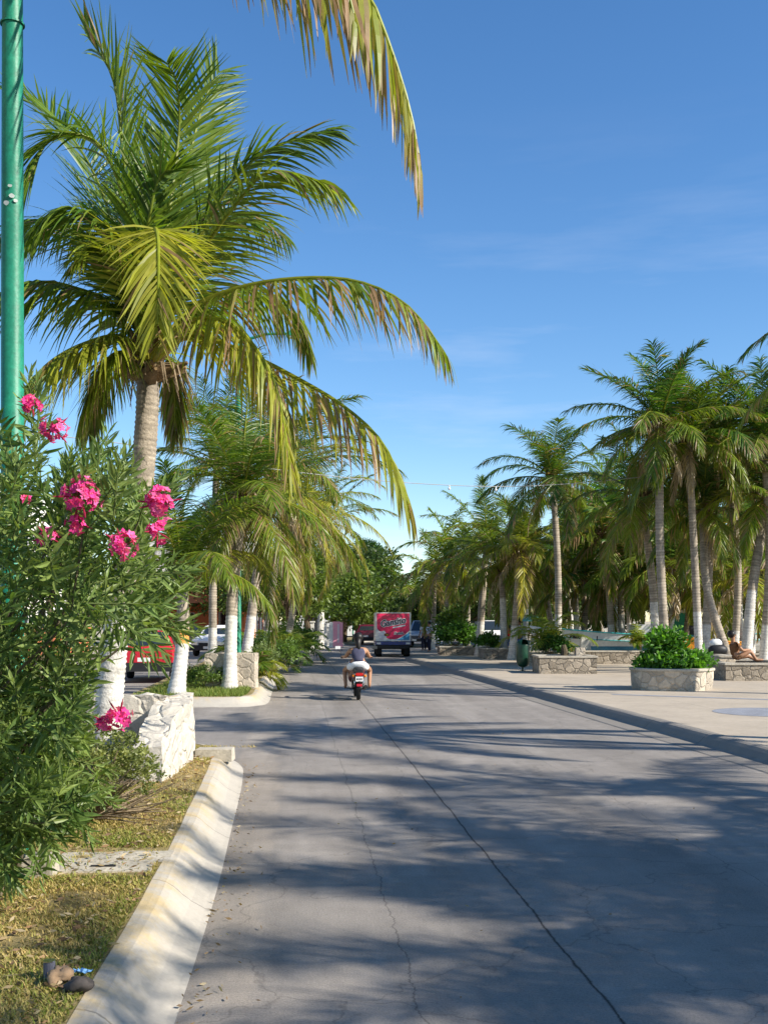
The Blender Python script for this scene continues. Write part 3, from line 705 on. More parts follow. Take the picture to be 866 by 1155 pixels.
low_palm('spiky yellow-green young palm at the end of the seat wall beside the boat', P(721, 733, 42.5), .9, 11, 14, .6, e=(85, 20), llen=.3)

# --- plaza palms, left to right
pz = [
 ('palm with thick white-painted trunk standing in the farthest planter', (540, 729, 52.0), (549, 612, 52), .2, 3.7, 20, .4, 71, 1.6, .154),
 ('slender palm with a white lower trunk, second from the road on the plaza', (568, 731, 48.3), (565, 640, 48.3), .17, 3.3, 18, .45, 72, 2.6, .154),
 ('palm leaning right with yellow hanging fronds just behind the litter bin', (577, 732, 46.5), (586, 618, 46.5), .18, 3.2, 20, .65, 73, 1.4, .154),
 ('tall dark-trunked palm with a round crown left of the boat bow', (629, 735, 43), (623, 541, 43), .16, 3.3, 24, .25, 74, 1.9, .154),
 ('tallest palm, with upright dark fronds, behind the round planter', (752, 758, 34.5), (744, 478, 34.5), .165, 3.0, 26, .22, 75, .3, .154),
 ('palm with a white trunk just left of the tallest palm', (740, 748, 38.5), (722, 560, 38.5), .17, 3.3, 20, .3, 76, 2.3, .154),
 ('palm with its white trunk crossing the green stall, right of the round planter', (789, 752, 35), (776, 500, 35), .15, 3.1, 24, .35, 77, 1.9, .154),
 ('dark-topped palm sharing the foot of the palm by the green stall', (794, 750, 36), (803, 490, 37), .16, 3.2, 22, .25, 78, 1.5, .154),
 ('palm leaning steeply left above the seated person', (828, 748, 34.5), (792, 575, 36.5), .16, 3.0, 18, .25, 79, .0, .154),
 ('palm with a white lower trunk directly behind the seated person', (827, 748, 38), (819, 520, 38), .15, 3.2, 20, .3, 80, 1.3, .154),
 ('palm leaning right out of the seat wall with a broad white trunk', (839, 750, 35.5), (866, 560, 36), .2, 3.2, 20, .3, 81, 2.6, .154),
 ('palm with a straight ringed trunk at the right edge of the picture', (860, 758, 35.6), (861, 492, 35.6), .17, 3.1, 26, .2, 82, 1.5, .154),
]
for lab, b_, c_, r, L, n, ye, sd, wh, zz in pz:
    bb = P(*b_); bb[2] = zz
    palm(lab, bb, P(*c_), r=r * .88, L=L * .95, n=n - 2, seed=sd, white=wh, yellow=ye - .08, brown=.2, dead=2, leaflets=48, K=3, w=.06, llen=.78, sides=12, wind=(-.12, 0),
         emax=86 if sd in (75, 82) else 80, bendk=.75 if sd in (75, 82, 78) else 1.0, emin=-30)
palm('palm beyond the right edge with frond tips above the right-hand crowns', (11.4, 24, .154), (11.05, 24, 8.1), r=.16, L=3.6, n=22, seed=90, white=1.5, yellow=.2, brown=.2, leaflets=60, K=4, w=.05)
# rows of palms behind, over the beach
bk = [(466, 78, 672, .5), (490, 66, 650, .45), (508, 58, 628, .5), (530, 70, 625, .4), (596, 62, 618, .3), (610, 56, 640, .3), (648, 55, 610, .2), (668, 60, 590, .2), (690, 52, 575, .2), (712, 60, 600, .25), (700, 47, 640, .15),
      (660, 48, 655, .2), (735, 64, 560, .2), (768, 52, 590, .2), (800, 60, 540, .25), (815, 50, 620, .3), (838, 62, 560, .3), (850, 46, 600, .2), (880, 55, 530, .2), (905, 48, 580, .2), (640, 70, 590, .3), (680, 46, 600, .2), (755, 45, 640, .35), (780, 48, 655, .5), (835, 44, 650, .5)]
bl = ['behind the parked van', 'right of the parked van', 'above the leafy shrub of the farthest planter', 'behind the first white-trunked plaza palm', 'behind the litter bin palms', 'low behind the litter bin palms',
      'above the boat bow', 'behind the lettering on the boat', 'over the middle of the boat, taller', 'behind the stern of the boat', 'low over the boat deck', 'short over the boat bow', 'far behind the tallest palm', 'behind the green stall',
      'far behind the forked pair of trunks', 'low behind the leaning trunk', 'far behind the seated person', 'low behind the right edge palm', 'beyond the right edge, farther', 'beyond the right edge, nearer', 'far off over the boat bow', 'with a dark crown over the boat deck', 'low with its crown above the green stall', 'low and yellow right of the green stall', 'low and yellow above the seated person']
for i, ((px, Y, cy, ye), lb) in enumerate(zip(bk, bl)):
    bb = P(px + rng.randn() * 6, 700, Y); bb[2] = .154
    palm('palm of the shady beach grove ' + lb, bb, P(px, cy, Y), r=.15, L=3.8 - .25 * (i % 4), n=(13, 17, 15)[i % 3], seed=200 + i, white=(2.3, 1.5, 1.9, 0)[i % 4], yellow=ye, brown=.25, dead=2, leaflets=34, K=3, w=.10, llen=.9, sides=8, group='palms of the beach grove')
# unseen palms right of view: shadow casters, plus extras blocking sky to deepen shade
for i, (x, y, z) in enumerate([(13.2, 1.0, 6.4), (15.5, 4.2, 7.2), (11.2, 4.6, 5.4), (11.4, 2.4, 5.4), (10.3, 13.4, 7.2), (23.5, 9, 7.0), (11.3, -3, 6.2), (25, 19, 7.5), (9.4, -.9, 5.6), (13.4, 7.4, 6.6), (8.6, -3.5, 6.0), (12.6, -6, 7.5), (16.5, 0, 8.2), (15.2, 2.2, 7.6)]):
    palm('unseen palm outside the right edge ' + ['beside the near kerb, its shadow on the road', 'second inland from the near kerb', 'short and close to the kerb', 'lowest and closest to the lens', 'throwing its trunk shadow over the middle of the road', 'well inland from the kerb', 'behind the viewpoint, tall', 'farthest off, level with the paved circle', 'behind the viewpoint, short', 'between the kerb and the second inland palm', 'behind the viewpoint, leaning over the kerb', 'farthest behind the viewpoint', 'tallest and farthest inland', 'tall, between two short ones'][i],
         (x + .3, y, .154), (x, y, z), r=.15, L=3.9 if y < 12 else 3.3, n=20, seed=300 + i, white=1.5, leaflets=44, K=3, w=.06, llen=.8, group='palms outside the right edge')
# small fan palm far off
rng = rng_(9)
def fan_palm(label, base, top, R_, seed):
    rng = rng_(seed); base = np.array(base); top = np.array(top)
    t = thing('fan_palm', label, 'palm tree', base)
    mb = MB(); trunk_mesh(mb, [base, (base + top) / 2 + (.1, 0, 0), top], .16, 0, rng); mb.build('trunk', Mt['bark'], t, base)
    mb = MB()
    for i in range(34):
        az = rng.rand() * 6.28; e = R(rng.uniform(-50, 85)); d = np.array((math.cos(e) * math.cos(az), math.cos(e) * math.sin(az), math.sin(e)))
        c = top + d * R_ * .45; mb.tube([top, c], [.02, .015], 3, GREEN)
        s = norm(np.cross(d, rng.randn(3))); u = np.cross(s, d)
        for k in range(15):
            a = R(-100 + 200 * k / 14); dd = d * math.cos(a) + s * math.sin(a)
            p2 = c + dd * R_ * .55 + (0, 0, -.12); wv = np.cross(dd, u) * .06
            mb.add([c, c + dd * R_ * .3 + wv, p2, c + dd * R_ * .3 - wv], [(0, 1, 2, 3)], GREEN * (.6 + .7 * rng.rand()))
    mb.build('crown', Mt['leaf'], t, base)
fan_palm('small fan palm silhouetted above the leafy trees at the end of the median', (-1.5, 98, .2), P(413, 627, 98), 1.9, 4)

# ------------------------------------------------------------ leafy plants
def leaf_quads(mb, P0, D, L, W, col, rng, fold=.25, curl=.2):
    "P0,D: Nx3; L,W: N; col Nx3 ; each leaf two bent quads"
    n = len(P0); U = norm(np.cross(D, norm(rng.randn(n, 3)))); Nv = np.cross(D, U)
    a = P0; b = P0 + D * (L * .35)[:, None]; c = P0 + D * (L * .72)[:, None] - Nv * (L * curl * .3)[:, None]; d = P0 + D * L[:, None] - Nv * (L * curl)[:, None]
    w = (W * .5)[:, None]
    V = np.stack([a, b - U * w + Nv * w * fold, b, b + U * w + Nv * w * fold, c - U * w * .8 + Nv * w * fold, c, c + U * w * .8 + Nv * w * fold, d], 1).reshape(-1, 3)
    i = np.arange(n)[:, None] * 8
    q = np.concatenate([i + np.array([[0, 1, 2, 2]]), i + np.array([[0, 2, 3, 3]]), i + np.array([[1, 4, 5, 2]]), i + np.array([[2, 5, 6, 3]]), i + np.array([[4, 7, 5, 5]]), i + np.array([[5, 7, 6, 6]])])
    mb.add(V, q, np.repeat(col, 8, axis=0))

def simple_leaves(mb, P0, D, L, W, col, rng):
    n = len(P0); U = norm(np.cross(D, norm(rng.randn(n, 3)))); w = (W * .5)[:, None]
    m_ = P0 + D * (L * .5)[:, None]; e = P0 + D * L[:, None]
    V = np.stack([P0, m_ - U * w, e, m_ + U * w], 1).reshape(-1, 3); i = np.arange(n)[:, None] * 4
    mb.add(V, i + np.array([[0, 1, 2, 3]]), np.repeat(col, 4, axis=0))

def leafy(mb, c, rad, rng, clumps=60, per=90, leaf=.22, cols=((.03, .06, .012), (.10, .14, .03)), clump_r=.28, shell=.75, bottom=-.6):
    c = np.array(c, float); rad = np.array(rad, float)
    for k in range(clumps):
        d = norm(rng.randn(3)); 
        if d[2] < bottom: d[2] = abs(d[2]) * .3
        rr = shell + (1 - shell) * rng.rand() if rng.rand() < .8 else rng.rand()
        cc = c + d * rad * rr; tone = rng.rand()
        col = np.array(cols[0]) * (1 - tone) + np.array(cols[1]) * tone
        cr_ = clump_r * rad.mean() * (.6 + .8 * rng.rand())
        p = cc + norm(rng.randn(per, 3)) * (cr_ * rng.rand(per) ** .45)[:, None] * (1, 1, .7)
        D = norm(p - cc + rng.randn(per, 3) * .5 * cr_ + np.array((0, 0, -.1)) * cr_)
        s = leaf * (.6 + .8 * rng.rand(per))
        simple_leaves(mb, p, D, s, s * .5, col[None] * (.7 + .6 * rng.rand(per))[:, None], rng)

def tree(label, base, h, rad, seed, leaf=.25, clumps=80, per=90, cols=((.025, .05, .01), (.09, .13, .025)), name='leafy_tree', group='leafy trees in the distance', trunk_h=.45):
    rng = rng_(seed); base = np.array(base, float); t = thing(name, label, 'tree', base, group=group)
    cc = base + (0, 0, h - rad[2]); mb = MB()
    mb.tube([base, base + (.1, 0, h * trunk_h * .6), base + (0, 0, h * trunk_h)], [.22, .17, .13], 9)
    for i in range(7):
        a = rng.rand() * 6.28; e = cc + np.array((math.cos(a) * rad[0] * .6, math.sin(a) * rad[1] * .6, rng.uniform(-.3, .6) * rad[2]))
        s = base + (0, 0, h * trunk_h * (.6 + .4 * rng.rand())); mb.tube([s, (s + e) / 2 + (0, 0, .2), e], [.1, .07, .02], 6)
    mb.build('trunk', Mt['wood'], t, base)
    mb = MB(); leafy(mb, cc, rad, rng, clumps, per, leaf, cols); mb.build('crown', Mt['foliage'], t, base)

def shrub(label, base, rad, seed, leaf=.08, n=3000, cols=((.03, .07, .012), (.12, .19, .03)), name='shrub', cat='shrub', group=None, wide=.45, stems=14, scol=(.12, .1, .05), flat=.7, fill=.35):
    rng = rng_(seed); base = np.array(base, float); rad = np.array(rad, float); t = thing(name, label, cat, base, group=group)
    mb = MB(); cc = base + (0, 0, rad[2] * .9); tips = []
    for i in range(stems):
        d = norm(rng.randn(3) * (1, 1, .6) + (0, 0, .4)); d[2] = abs(d[2]); e = base + d * rad * (1.3, 1.3, 1.7) * (.6 + .4 * rng.rand()); tips.append(e)
        mb.tube([base + rng.randn(3) * (.05, .05, 0), (base + e) / 2 + rng.randn(3) * .04, e], [.012, .009, .004], 4, scol)
    mb.build('stem', Mt['bark'], t, base)
    mb = MB(); nc = max(8, n // 40)
    for k in range(nc):
        d = norm(rng.randn(3)); d[2] = d[2] if d[2] > -.5 else -d[2] * .5
        c = cc + d * rad * (fill + (1 - fill) * rng.rand() ** .5) * (.8 + .35 * rng.rand()); c[2] = max(c[2], base[2] + .03)
        m_ = 40; tone = rng.rand(); col = np.array(cols[0]) * (1 - tone) + np.array(cols[1]) * tone
        p = c + rng.randn(m_, 3) * leaf * (1.0, 1.0, .6)
        D = norm(rng.randn(m_, 3) * (1, 1, flat) + d * .6 + (0, 0, .3)); s = leaf * (.6 + .8 * rng.rand(m_))
        leaf_quads(mb, p, D, s, s * wide, col[None] * (.75 + .5 * rng.rand(m_))[:, None], rng)
    mb.build('foliage', Mt['foliage'], t, base)
    return t

# --- oleander in the left foreground
rng = rng_(17)
sil = [(-60, 480), (-10, 450), (30, 440), (62, 470), (80, 505), (125, 505), (150, 530), (186, 565), (200, 620), (205, 690), (180, 705), (130, 722), (108, 760), (98, 800), (112, 850), (112, 885), (95, 925), (60, 955), (25, 975), (-60, 990)]
def inside(x, y, poly):
    r = False; j = len(poly) - 1
    for i in range(len(poly)):
        xi, yi = poly[i]; xj, yj = poly[j]
        if (yi > y) != (yj > y) and x < (xj - xi) * (y - yi) / (yj - yi) + xi: r = not r
        j = i
    return r
obase = np.array((-2.55, 6.5, .19))
ole = thing('oleander_bush', 'tall oleander bush with narrow leaves and pink flower clusters, filling the left foreground', 'bush', obase)
stem = MB(); fol = MB(); cnt = 0
OG = np.array((.055, .115, .025)); OL = np.array((.19, .25, .065))
stems0 = []
for i in range(16):
    a = rng.rand() * 6.28
    stems0.append(obase + np.array((math.cos(a) * .35, math.sin(a) * .3, 0)))
allP = []; allD = []; allL = []; allC = []
def sprig(tip, d, length, nodes, dens=3, lf=.135, tone=.5):
    d = norm(d); side = norm(np.cross(d, (0.3, .2, 1))); b = tip - d * length
    stem.tube([b, (b + tip) / 2, tip], [.005, .004, .002], 4, (.10, .13, .04))
    for k in range(nodes):
        u = k / (nodes - 1); q = b + d * length * u; a0 = k * 1.05 + rng.rand() * .4
        for m_ in range(dens):
            a = a0 + m_ * 2 * PI / dens
            o_ = np.cross(d, side); rad_ = side * math.cos(a) + o_ * math.sin(a)
            fwd = .55 + 1.1 * u ** 2
            dv = norm(rad_ + d * fwd + np.array((0, 0, -.18 * (1 - u))) + rng.randn(3) * .12)
            allP.append(q); allD.append(dv); allL.append(lf * (.7 + .5 * rng.rand()) * (1 - .35 * u ** 3)); allC.append((OG * (1 - tone) + OL * tone) * (.7 + .6 * rng.rand()))
while cnt < 450:
    x = rng.uniform(-60, 220); y = rng.uniform(440, 985)
    if not inside(x, y, sil): continue
    if y < 560 and x < 100 and rng.rand() < .35: continue
    if x < 70 and y < 720 and rng.rand() < .4: continue
    if y > 590 and x > 105 and rng.rand() < .72: continue
    if x > 105 and rng.rand() < .25: continue
    Y = rng.uniform(5.1, 7.1) if rng.rand() < .8 else rng.uniform(6.2, 7.2)
    tip = P(x, y, Y)
    if tip[2] < .25: continue
    out = norm(tip - (obase + (0, 0, .7))); d = norm(out + (0, 0, .25) + rng.randn(3) * .35)
    sprig(tip, d, .22 + .16 * rng.rand(), 8 + rng.randint(3), tone=rng.rand() ** .8)
    if cnt % 5 == 0:
        s = stems0[cnt // 5 % 16]; e = tip - d * .25
        mid_ = (s + e) / 2 + (0, 0, .2) + rng.randn(3) * .05
        pts = smooth_line([s, mid_, e], 5)
        stem.tube(pts, np.linspace(.014, .005, len(pts)), 5, (.13, .11, .07))
    cnt += 1
# long loose sprays sticking out on the right and left, low
for (x, y, dx, dy, Y) in [(205, 640, 1, .1, 5.6), (214, 700, 1, -.2, 5.5), (196, 560, .7, .6, 5.7), (150, 515, .4, 1, 5.8), (112, 500, .1, 1, 5.9), (30, 430, -.1, 1, 6), (205, 720, 1, -.4, 5.4), (185, 745, .8, -.6, 5.4), 
                         (60, 960, .5, -1, 5.6), (25, 990, .2, -1, 5.6), (95, 940, .7, -.7, 5.8), (5, 1000, 0, -1, 5.5), (215, 665, 1, .2, 5.8), (190, 690, 1, 0, 5.2), (170, 640, .9, .3, 5.2), (125, 880, 1, -.3, 6), (118, 905, 1, -.2, 6), (165, 590, .6, .8, 5.5), (75, 520, .3, 1, 5.7)]:
    for r_ in range(2):
        sprig(P(x + rng.randn() * 7, y + rng.randn() * 7, Y + rng.randn() * .15), np.array((dx, rng.randn() * .3, dy)), .34, 11, tone=.4 + .5 * rng.rand(), lf=.125)
leaf_quads(fol, np.array(allP), np.array(allD), np.array(allL), np.array(allL) * .165, np.array(allC), rng, fold=.3, curl=.12)
stem.build('stem', Mt['bark'], ole, obase); fol.build('foliage', Mt['foliage'], ole, obase)
def flowers(c, r, n):
    mb = MB(); c = np.array(c)
    for i in range(n):
        d = norm(rng.randn(3) + (0, -.7, .2)); q = c + d * np.array(r) * (.55 + .5 * rng.rand())
        u = norm(np.cross(d, rng.randn(3))); v_ = np.cross(d, u); s = rng.uniform(.018, .027)
        col = np.array((.74, .06, .29)) * (.8 + .4 * rng.rand()) + np.array((.1, .1, .13)) * (rng.rand() < .35)
        for k in range(6):
            a = k * 2 * PI / 6 + rng.rand() * .4; e = u * math.cos(a) + v_ * math.sin(a); g = -u * math.sin(a) + v_ * math.cos(a)
            up = d * s * rng.uniform(.1, .8)
            mb.add([q, q + e * s * .6 - g * s * .42 + up * .6, q + e * s * 1.1 + up * rng.uniform(.2, 1.3), q + e * s * .6 + g * s * .42 + up * .6], [(0, 1, 2, 3)], np.clip(col * (.85 + .3 * rng.rand()), 0, .9))
        mb.ball(q + d * .004, .005, (.7, .2, .3), n=5, m=4); mb.tube([c, q + d * .006], [.003, .002], 3, (.12, .16, .05))
    for i in range(5):
        d = norm(rng.randn(3)); q = c + d * np.array(r) * 1.1; mb.tube([c, q, q + d * .03], [.002, .005, .001], 4, (.4, .03, .08))
    mb.build('flower_cluster', Mt['petal'], ole, obase)
for (x, y, Y, w_, h_, n_) in [(36, 456, 5.6, .055, .05, 16), (60, 484, 5.5, .07, .06, 26), (92, 560, 5.2, .095, .09, 44), (86, 590, 5.3, .05, .05, 12), (181, 567, 5.2, .07, .085, 34), (178, 600, 5.2, .05, .05, 12), (140, 616, 5.1, .07, .07, 26),
                              (55, 606, 5.6, .05, .05, 12), (28, 562, 5.6, .02, .02, 4), (135, 808, 5.3, .06, .06, 22), (120, 815, 5.3, .035, .03, 8)]:
    flowers(P(x, y, Y), (w_, w_, h_), n_)

# --- low twiggy shrub between the oleander and the stone planter
shrub('low twiggy pale-green shrub with sparse small leaves in front of the stone planter', (-2.45, 9.0, .19), (.62, .75, .42), 5, leaf=.032, n=10000, cols=((.10, .13, .035), (.26, .28, .08)), stems=120, scol=(.22, .17, .11), wide=.5, fill=.3)
shrub('dry twiggy shrub at the foot of the oleander', (-2.95, 8.1, .19), (.4, .35, .3), 15, leaf=.03, n=4200, cols=((.12, .12, .04), (.26, .24, .09)), stems=60, scol=(.24, .18, .12), wide=.5, fill=.3)
shrub('small round green shrub at the foot of the leaning palm on the far median', gp(233, 776), (.55, .5, .3), 6, leaf=.06, n=3200, cols=((.06, .11, .02), (.16, .24, .05)), name='shrub')
shrub('glossy green shrub growing in the round planter', P(757, 752, 26.8) * (1, 1, 0) + (0, 0, .56), (.70, .62, .25), 7, leaf=.13, n=5600, cols=((.03, .10, .01), (.12, .28, .025)), name='shrub', wide=.5, flat=.9)
# taller tuft in its middle
shrub('upright glossy shoot rising from the middle of the round planter', P(751, 752, 26.8) * (1, 1, 0) + (0, 0, .66), (.3, .26, .5), 8, leaf=.13, n=1800, cols=((.04, .12, .01), (.14, .32, .03)), wide=.5)
shrub('leafy green shrub at the left end of the farthest planter', P(515, 729, 53.4) * (1, 1, 0) + (0, 0, .55), (.95, .6, .55), 9, leaf=.16, n=2600, cols=((.03, .09, .01), (.11, .24, .03)))
shrub('tall loose yellow-green shrub behind the farthest planter', P(508, 720, 54.5) * (1, 1, 0) + (0, 0, .55), (.6, .5, 1.0), 10, leaf=.22, n=1800, cols=((.05, .10, .01), (.16, .24, .03)), wide=.25)
shrub('dark green shrub under the young palm in the planter behind the litter bin', P(622, 733, 40.6) * (1, 1, 0) + (0, 0, .6), (.5, .4, .3), 12, leaf=.13, n=1600, cols=((.02, .06, .008), (.06, .16, .02)))
shrub('small green shrub left of the white-trunked palm in the second planter', P(550, 729, 48) * (1, 1, 0) + (0, 0, .55), (.4, .35, .35), 13, leaf=.13, n=1200, cols=((.02, .07, .008), (.07, .18, .02)))
shrub('rounded shrub beside the kerb below the median palms', gp(333, 742), (1.0, 1.6, .8), 14, leaf=.13, n=4200, cols=((.04, .09, .015), (.12, .20, .035)))
shrub('green shrub filling the gap between the lamp post and the low palms', gp(305, 757), (.9, 1.0, .55), 16, leaf=.12, n=2600, cols=((.05, .1, .015), (.14, .22, .04)))
shrub('grey-green shrub behind the yellowing low palm', gp(296, 762), (.5, .7, .5), 17, leaf=.07, n=2600, cols=((.09, .13, .04), (.2, .26, .09)))

# leafy trees beyond
dk = ((.03, .06, .012), (.09, .135, .03)); lt = ((.05, .09, .015), (.15, .21, .035))
tree('bright green leafy tree behind the low palms on the median', P(325, 735, 52) * (1, 1, 0) + (0, 0, .2), 5.2, (2.2, 2.4, 1.9), 21, cols=lt, clumps=90, leaf=.2)
tree('bright green leafy tree left of the pink pillar', P(345, 732, 60) * (1, 1, 0) + (0, 0, .2), 4.6, (2.0, 2.4, 1.9), 22, cols=lt, clumps=80, leaf=.22)
tree('dense green tree behind the pink pillar', P(388, 728, 84) * (1, 1, 0), 6.2, (3.0, 3, 2.8), 23, cols=lt, clumps=110, leaf=.3)
tree('round dark green tree with the highest crown at the far end of the road', P(412, 728, 95) * (1, 1, 0), 8.2, (2.9, 4, 3.2), 24, cols=dk, clumps=140, leaf=.32)
tree('dark green tree over the truck', P(438, 728, 110) * (1, 1, 0), 5.6, (2.8, 4, 2.6), 25, cols=dk, clumps=120, leaf=.35)
tree('low green tree closing the road beside the maroon car', P(402, 728, 90) * (1, 1, 0), 4.4, (2.3, 3, 2.1), 26, cols=lt, clumps=80, leaf=.3)
tree('low dark tree behind the parked van', P(478, 726, 85) * (1, 1, 0), 4.2, (2.6, 3, 1.9), 27, cols=dk, clumps=90, leaf=.3)
tree('shade tree with a low dark crown behind the farthest planter', P(525, 726, 78) * (1, 1, 0), 5.0, (4.2, 3, 2.2), 28, cols=dk, clumps=110, leaf=.3)
tree('shade tree with a low dark crown behind the litter bin', P(590, 726, 82) * (1, 1, 0), 6.2, (4.5, 3, 3.0), 29, cols=dk, clumps=110, leaf=.3)
for i, (px, Y, h, w_) in enumerate([(645, 88, 7.5, 5), (710, 86, 8.5, 5.5), (775, 84, 9, 5.5), (840, 86, 9, 5.5), (905, 80, 8, 5)]):
    tree('dark shade tree closing the beach grove ' + ['behind the boat bow', 'behind the boat stern', 'behind the green stall', 'behind the seated person', 'beyond the right edge'][i], P(px, 726, Y) * (1, 1, 0), h, (w_, 3, 4.0), 40 + i, cols=dk, clumps=130, leaf=.4)
for i, (px, Y, h, w_) in enumerate([(-40, 50, 6, 3), (60, 62, 6.5, 3), (140, 72, 5, 2.4), (262, 80, 6.5, 3.2), (300, 75, 6.5, 3.2)]):
    tree('street tree of the left street ' + ['beyond the left edge', 'behind the oleander', 'behind the thick leaning trunk', 'behind the lamp post', 'behind the median palms'][i], P(px, 726, Y) * (1, 1, 0), h, (w_, 3, 2.6), 60 + i, cols=lt, clumps=90, leaf=.26, group='street trees of the left street')

# --- grass
rng = rng_(31)
def grass(regions, n, h, name='grass', dens=None):
    pts = []
    while len(pts) < n:
        x0, x1, y0, y1 = regions[rng.randint(len(regions))]
        y = rng.uniform(y0, y1); x = rng.uniform(x0, x1) + skew(y - 9)
        if x > np.interp(y, near_edge[:60, 1], near_edge[:60, 0]) - .36 and y < 14: continue
        if 6.95 < y < 7.85 and -2.75 < x < -1.5 and rng.rand() < .93: continue
        nv = mnoise.noise(Vector((x * 1.3, y * 1.1, 3)))
        if nv < -.12 and rng.rand() < .75: continue
        pts.append((x, y, nv))
    pts = np.array(pts); m_ = len(pts); z = .19
    a = rng.rand(m_) * 6.28; ln = h * (.5 + .9 * rng.rand(m_)); lean = .3 + 1.3 * rng.rand(m_)
    d = np.stack([np.cos(a) * lean, np.sin(a) * lean, np.ones(m_)], -1); d = norm(d)
    p0 = np.stack([pts[:, 0], pts[:, 1], np.full(m_, z)], -1); s = np.stack([-np.sin(a), np.cos(a), np.zeros(m_)], -1) * .0035
    p1 = p0 + d * ln[:, None] * .55; d2 = norm(d * (1, 1, .35)); p2 = p1 + d2 * ln[:, None] * .45
    V = np.stack([p0 - s, p0 + s, p1 + s * .9, p1 - s * .9, p2], 1).reshape(-1, 3); i = np.arange(m_)[:, None] * 5
    t_ = np.clip(pts[:, 2] * 1.3 + .36 + rng.randn(m_) * .3, 0, 1)[:, None]
    col = np.array((.46, .34, .14)) * (1 - t_) + np.array((.17, .22, .035)) * t_
    col = col * (.7 + .6 * rng.rand(m_))[:, None]
    mb = MB(); mb.add(V, np.concatenate([i + np.array([[0, 1, 2, 3]]), i + np.array([[3, 2, 4, 4]])]), np.repeat(col, 5, axis=0))
    return tag(mb.build(name, Mt['grass']), 'dry and green lawn grass on the near median', 'grass', kind='stuff')
grass([(-4.5, -1.2, 4.2, 7.0), (-3.2, -1.2, 7.0, 14.2), (-3.5, -1.2, 4.2, 9.5)], 75000, .038)
def grass2():
    m_ = 16000; y = rng.uniform(23.4, 50, m_) ; y = 23.4 + (y - 23.4) * rng.rand(m_) ** .6
    er = np.interp(y, far_edge[30:, 1], far_edge[30:, 0]) - .45; x = er - (rng.rand(m_) ** 1.2) * 2.3
    ln = .09 * (.5 + rng.rand(m_)); a = rng.rand(m_) * 6.28; d = norm(np.stack([np.cos(a) * .6, np.sin(a) * .6, np.ones(m_)], -1))
    p0 = np.stack([x, y, np.full(m_, .19)], -1); s = np.stack([-np.sin(a), np.cos(a), np.zeros(m_)], -1) * .011
    V = np.stack([p0 - s, p0 + s, p0 + d * ln[:, None]], 1).reshape(-1, 3); i = np.arange(m_)[:, None] * 3
    t_ = rng.rand(m_)[:, None]; col = (np.array((.10, .18, .03)) * (1 - t_) + np.array((.22, .24, .06)) * t_)
    mb = MB(); mb.add(V, i + np.array([[0, 1, 2, 2]]), np.repeat(col, 3, axis=0))
    tag(mb.build('grass', Mt['grass']), 'green grass along the kerb of the far median', 'grass', kind='stuff')
grass2()
def fallen(n, fn, size, label, name, cols):
    m_ = n; pts = np.array([fn() for _ in range(m_)]); a = rng.rand(m_) * 6.28
    D = norm(np.stack([np.cos(a), np.sin(a), rng.rand(m_) * .5 - .1], -1)); s_ = size * (.4 + 1.2 * rng.rand(m_)); c = np.array(cols)[rng.randint(len(cols), size=m_)] * (.6 + .7 * rng.rand(m_))[:, None]
    mb = MB(); simple_leaves(mb, pts, D, s_, s_ * .3, c, rng); tag(mb.build(name, Mt['grass']), label, 'leaf litter', kind='stuff')
def fl_():
    y = rng.uniform(4.3, 13.5); return (np.interp(y, near_edge[:60, 1], near_edge[:60, 0]) - .36 - abs(rng.randn()) * 1.1, y, .205 + .02 * rng.rand())
fallen(2600, fl_, .045, 'dry brown leaf litter lying in the grass of the near median', 'leaf_litter', [(.28, .17, .09), (.36, .27, .15), (.16, .1, .06), (.42, .34, .22)])
def fr_():
    if rng.rand() < .6:
        y = rng.uniform(4.5, 14); return (np.interp(y, near_edge[:60, 1], near_edge[:60, 0]) + .02 + abs(rng.randn()) * .12, y, .012)
    y = rng.uniform(4.5, 40); return (rng.uniform(-1.5, 3.3) + skew(y - 8), y, .012)
fallen(420, fr_, .035, 'small dry leaves and grit scattered on the road and along the gutter', 'leaf_litter', [(.28, .19, .1), (.2, .14, .09), (.36, .3, .2)])

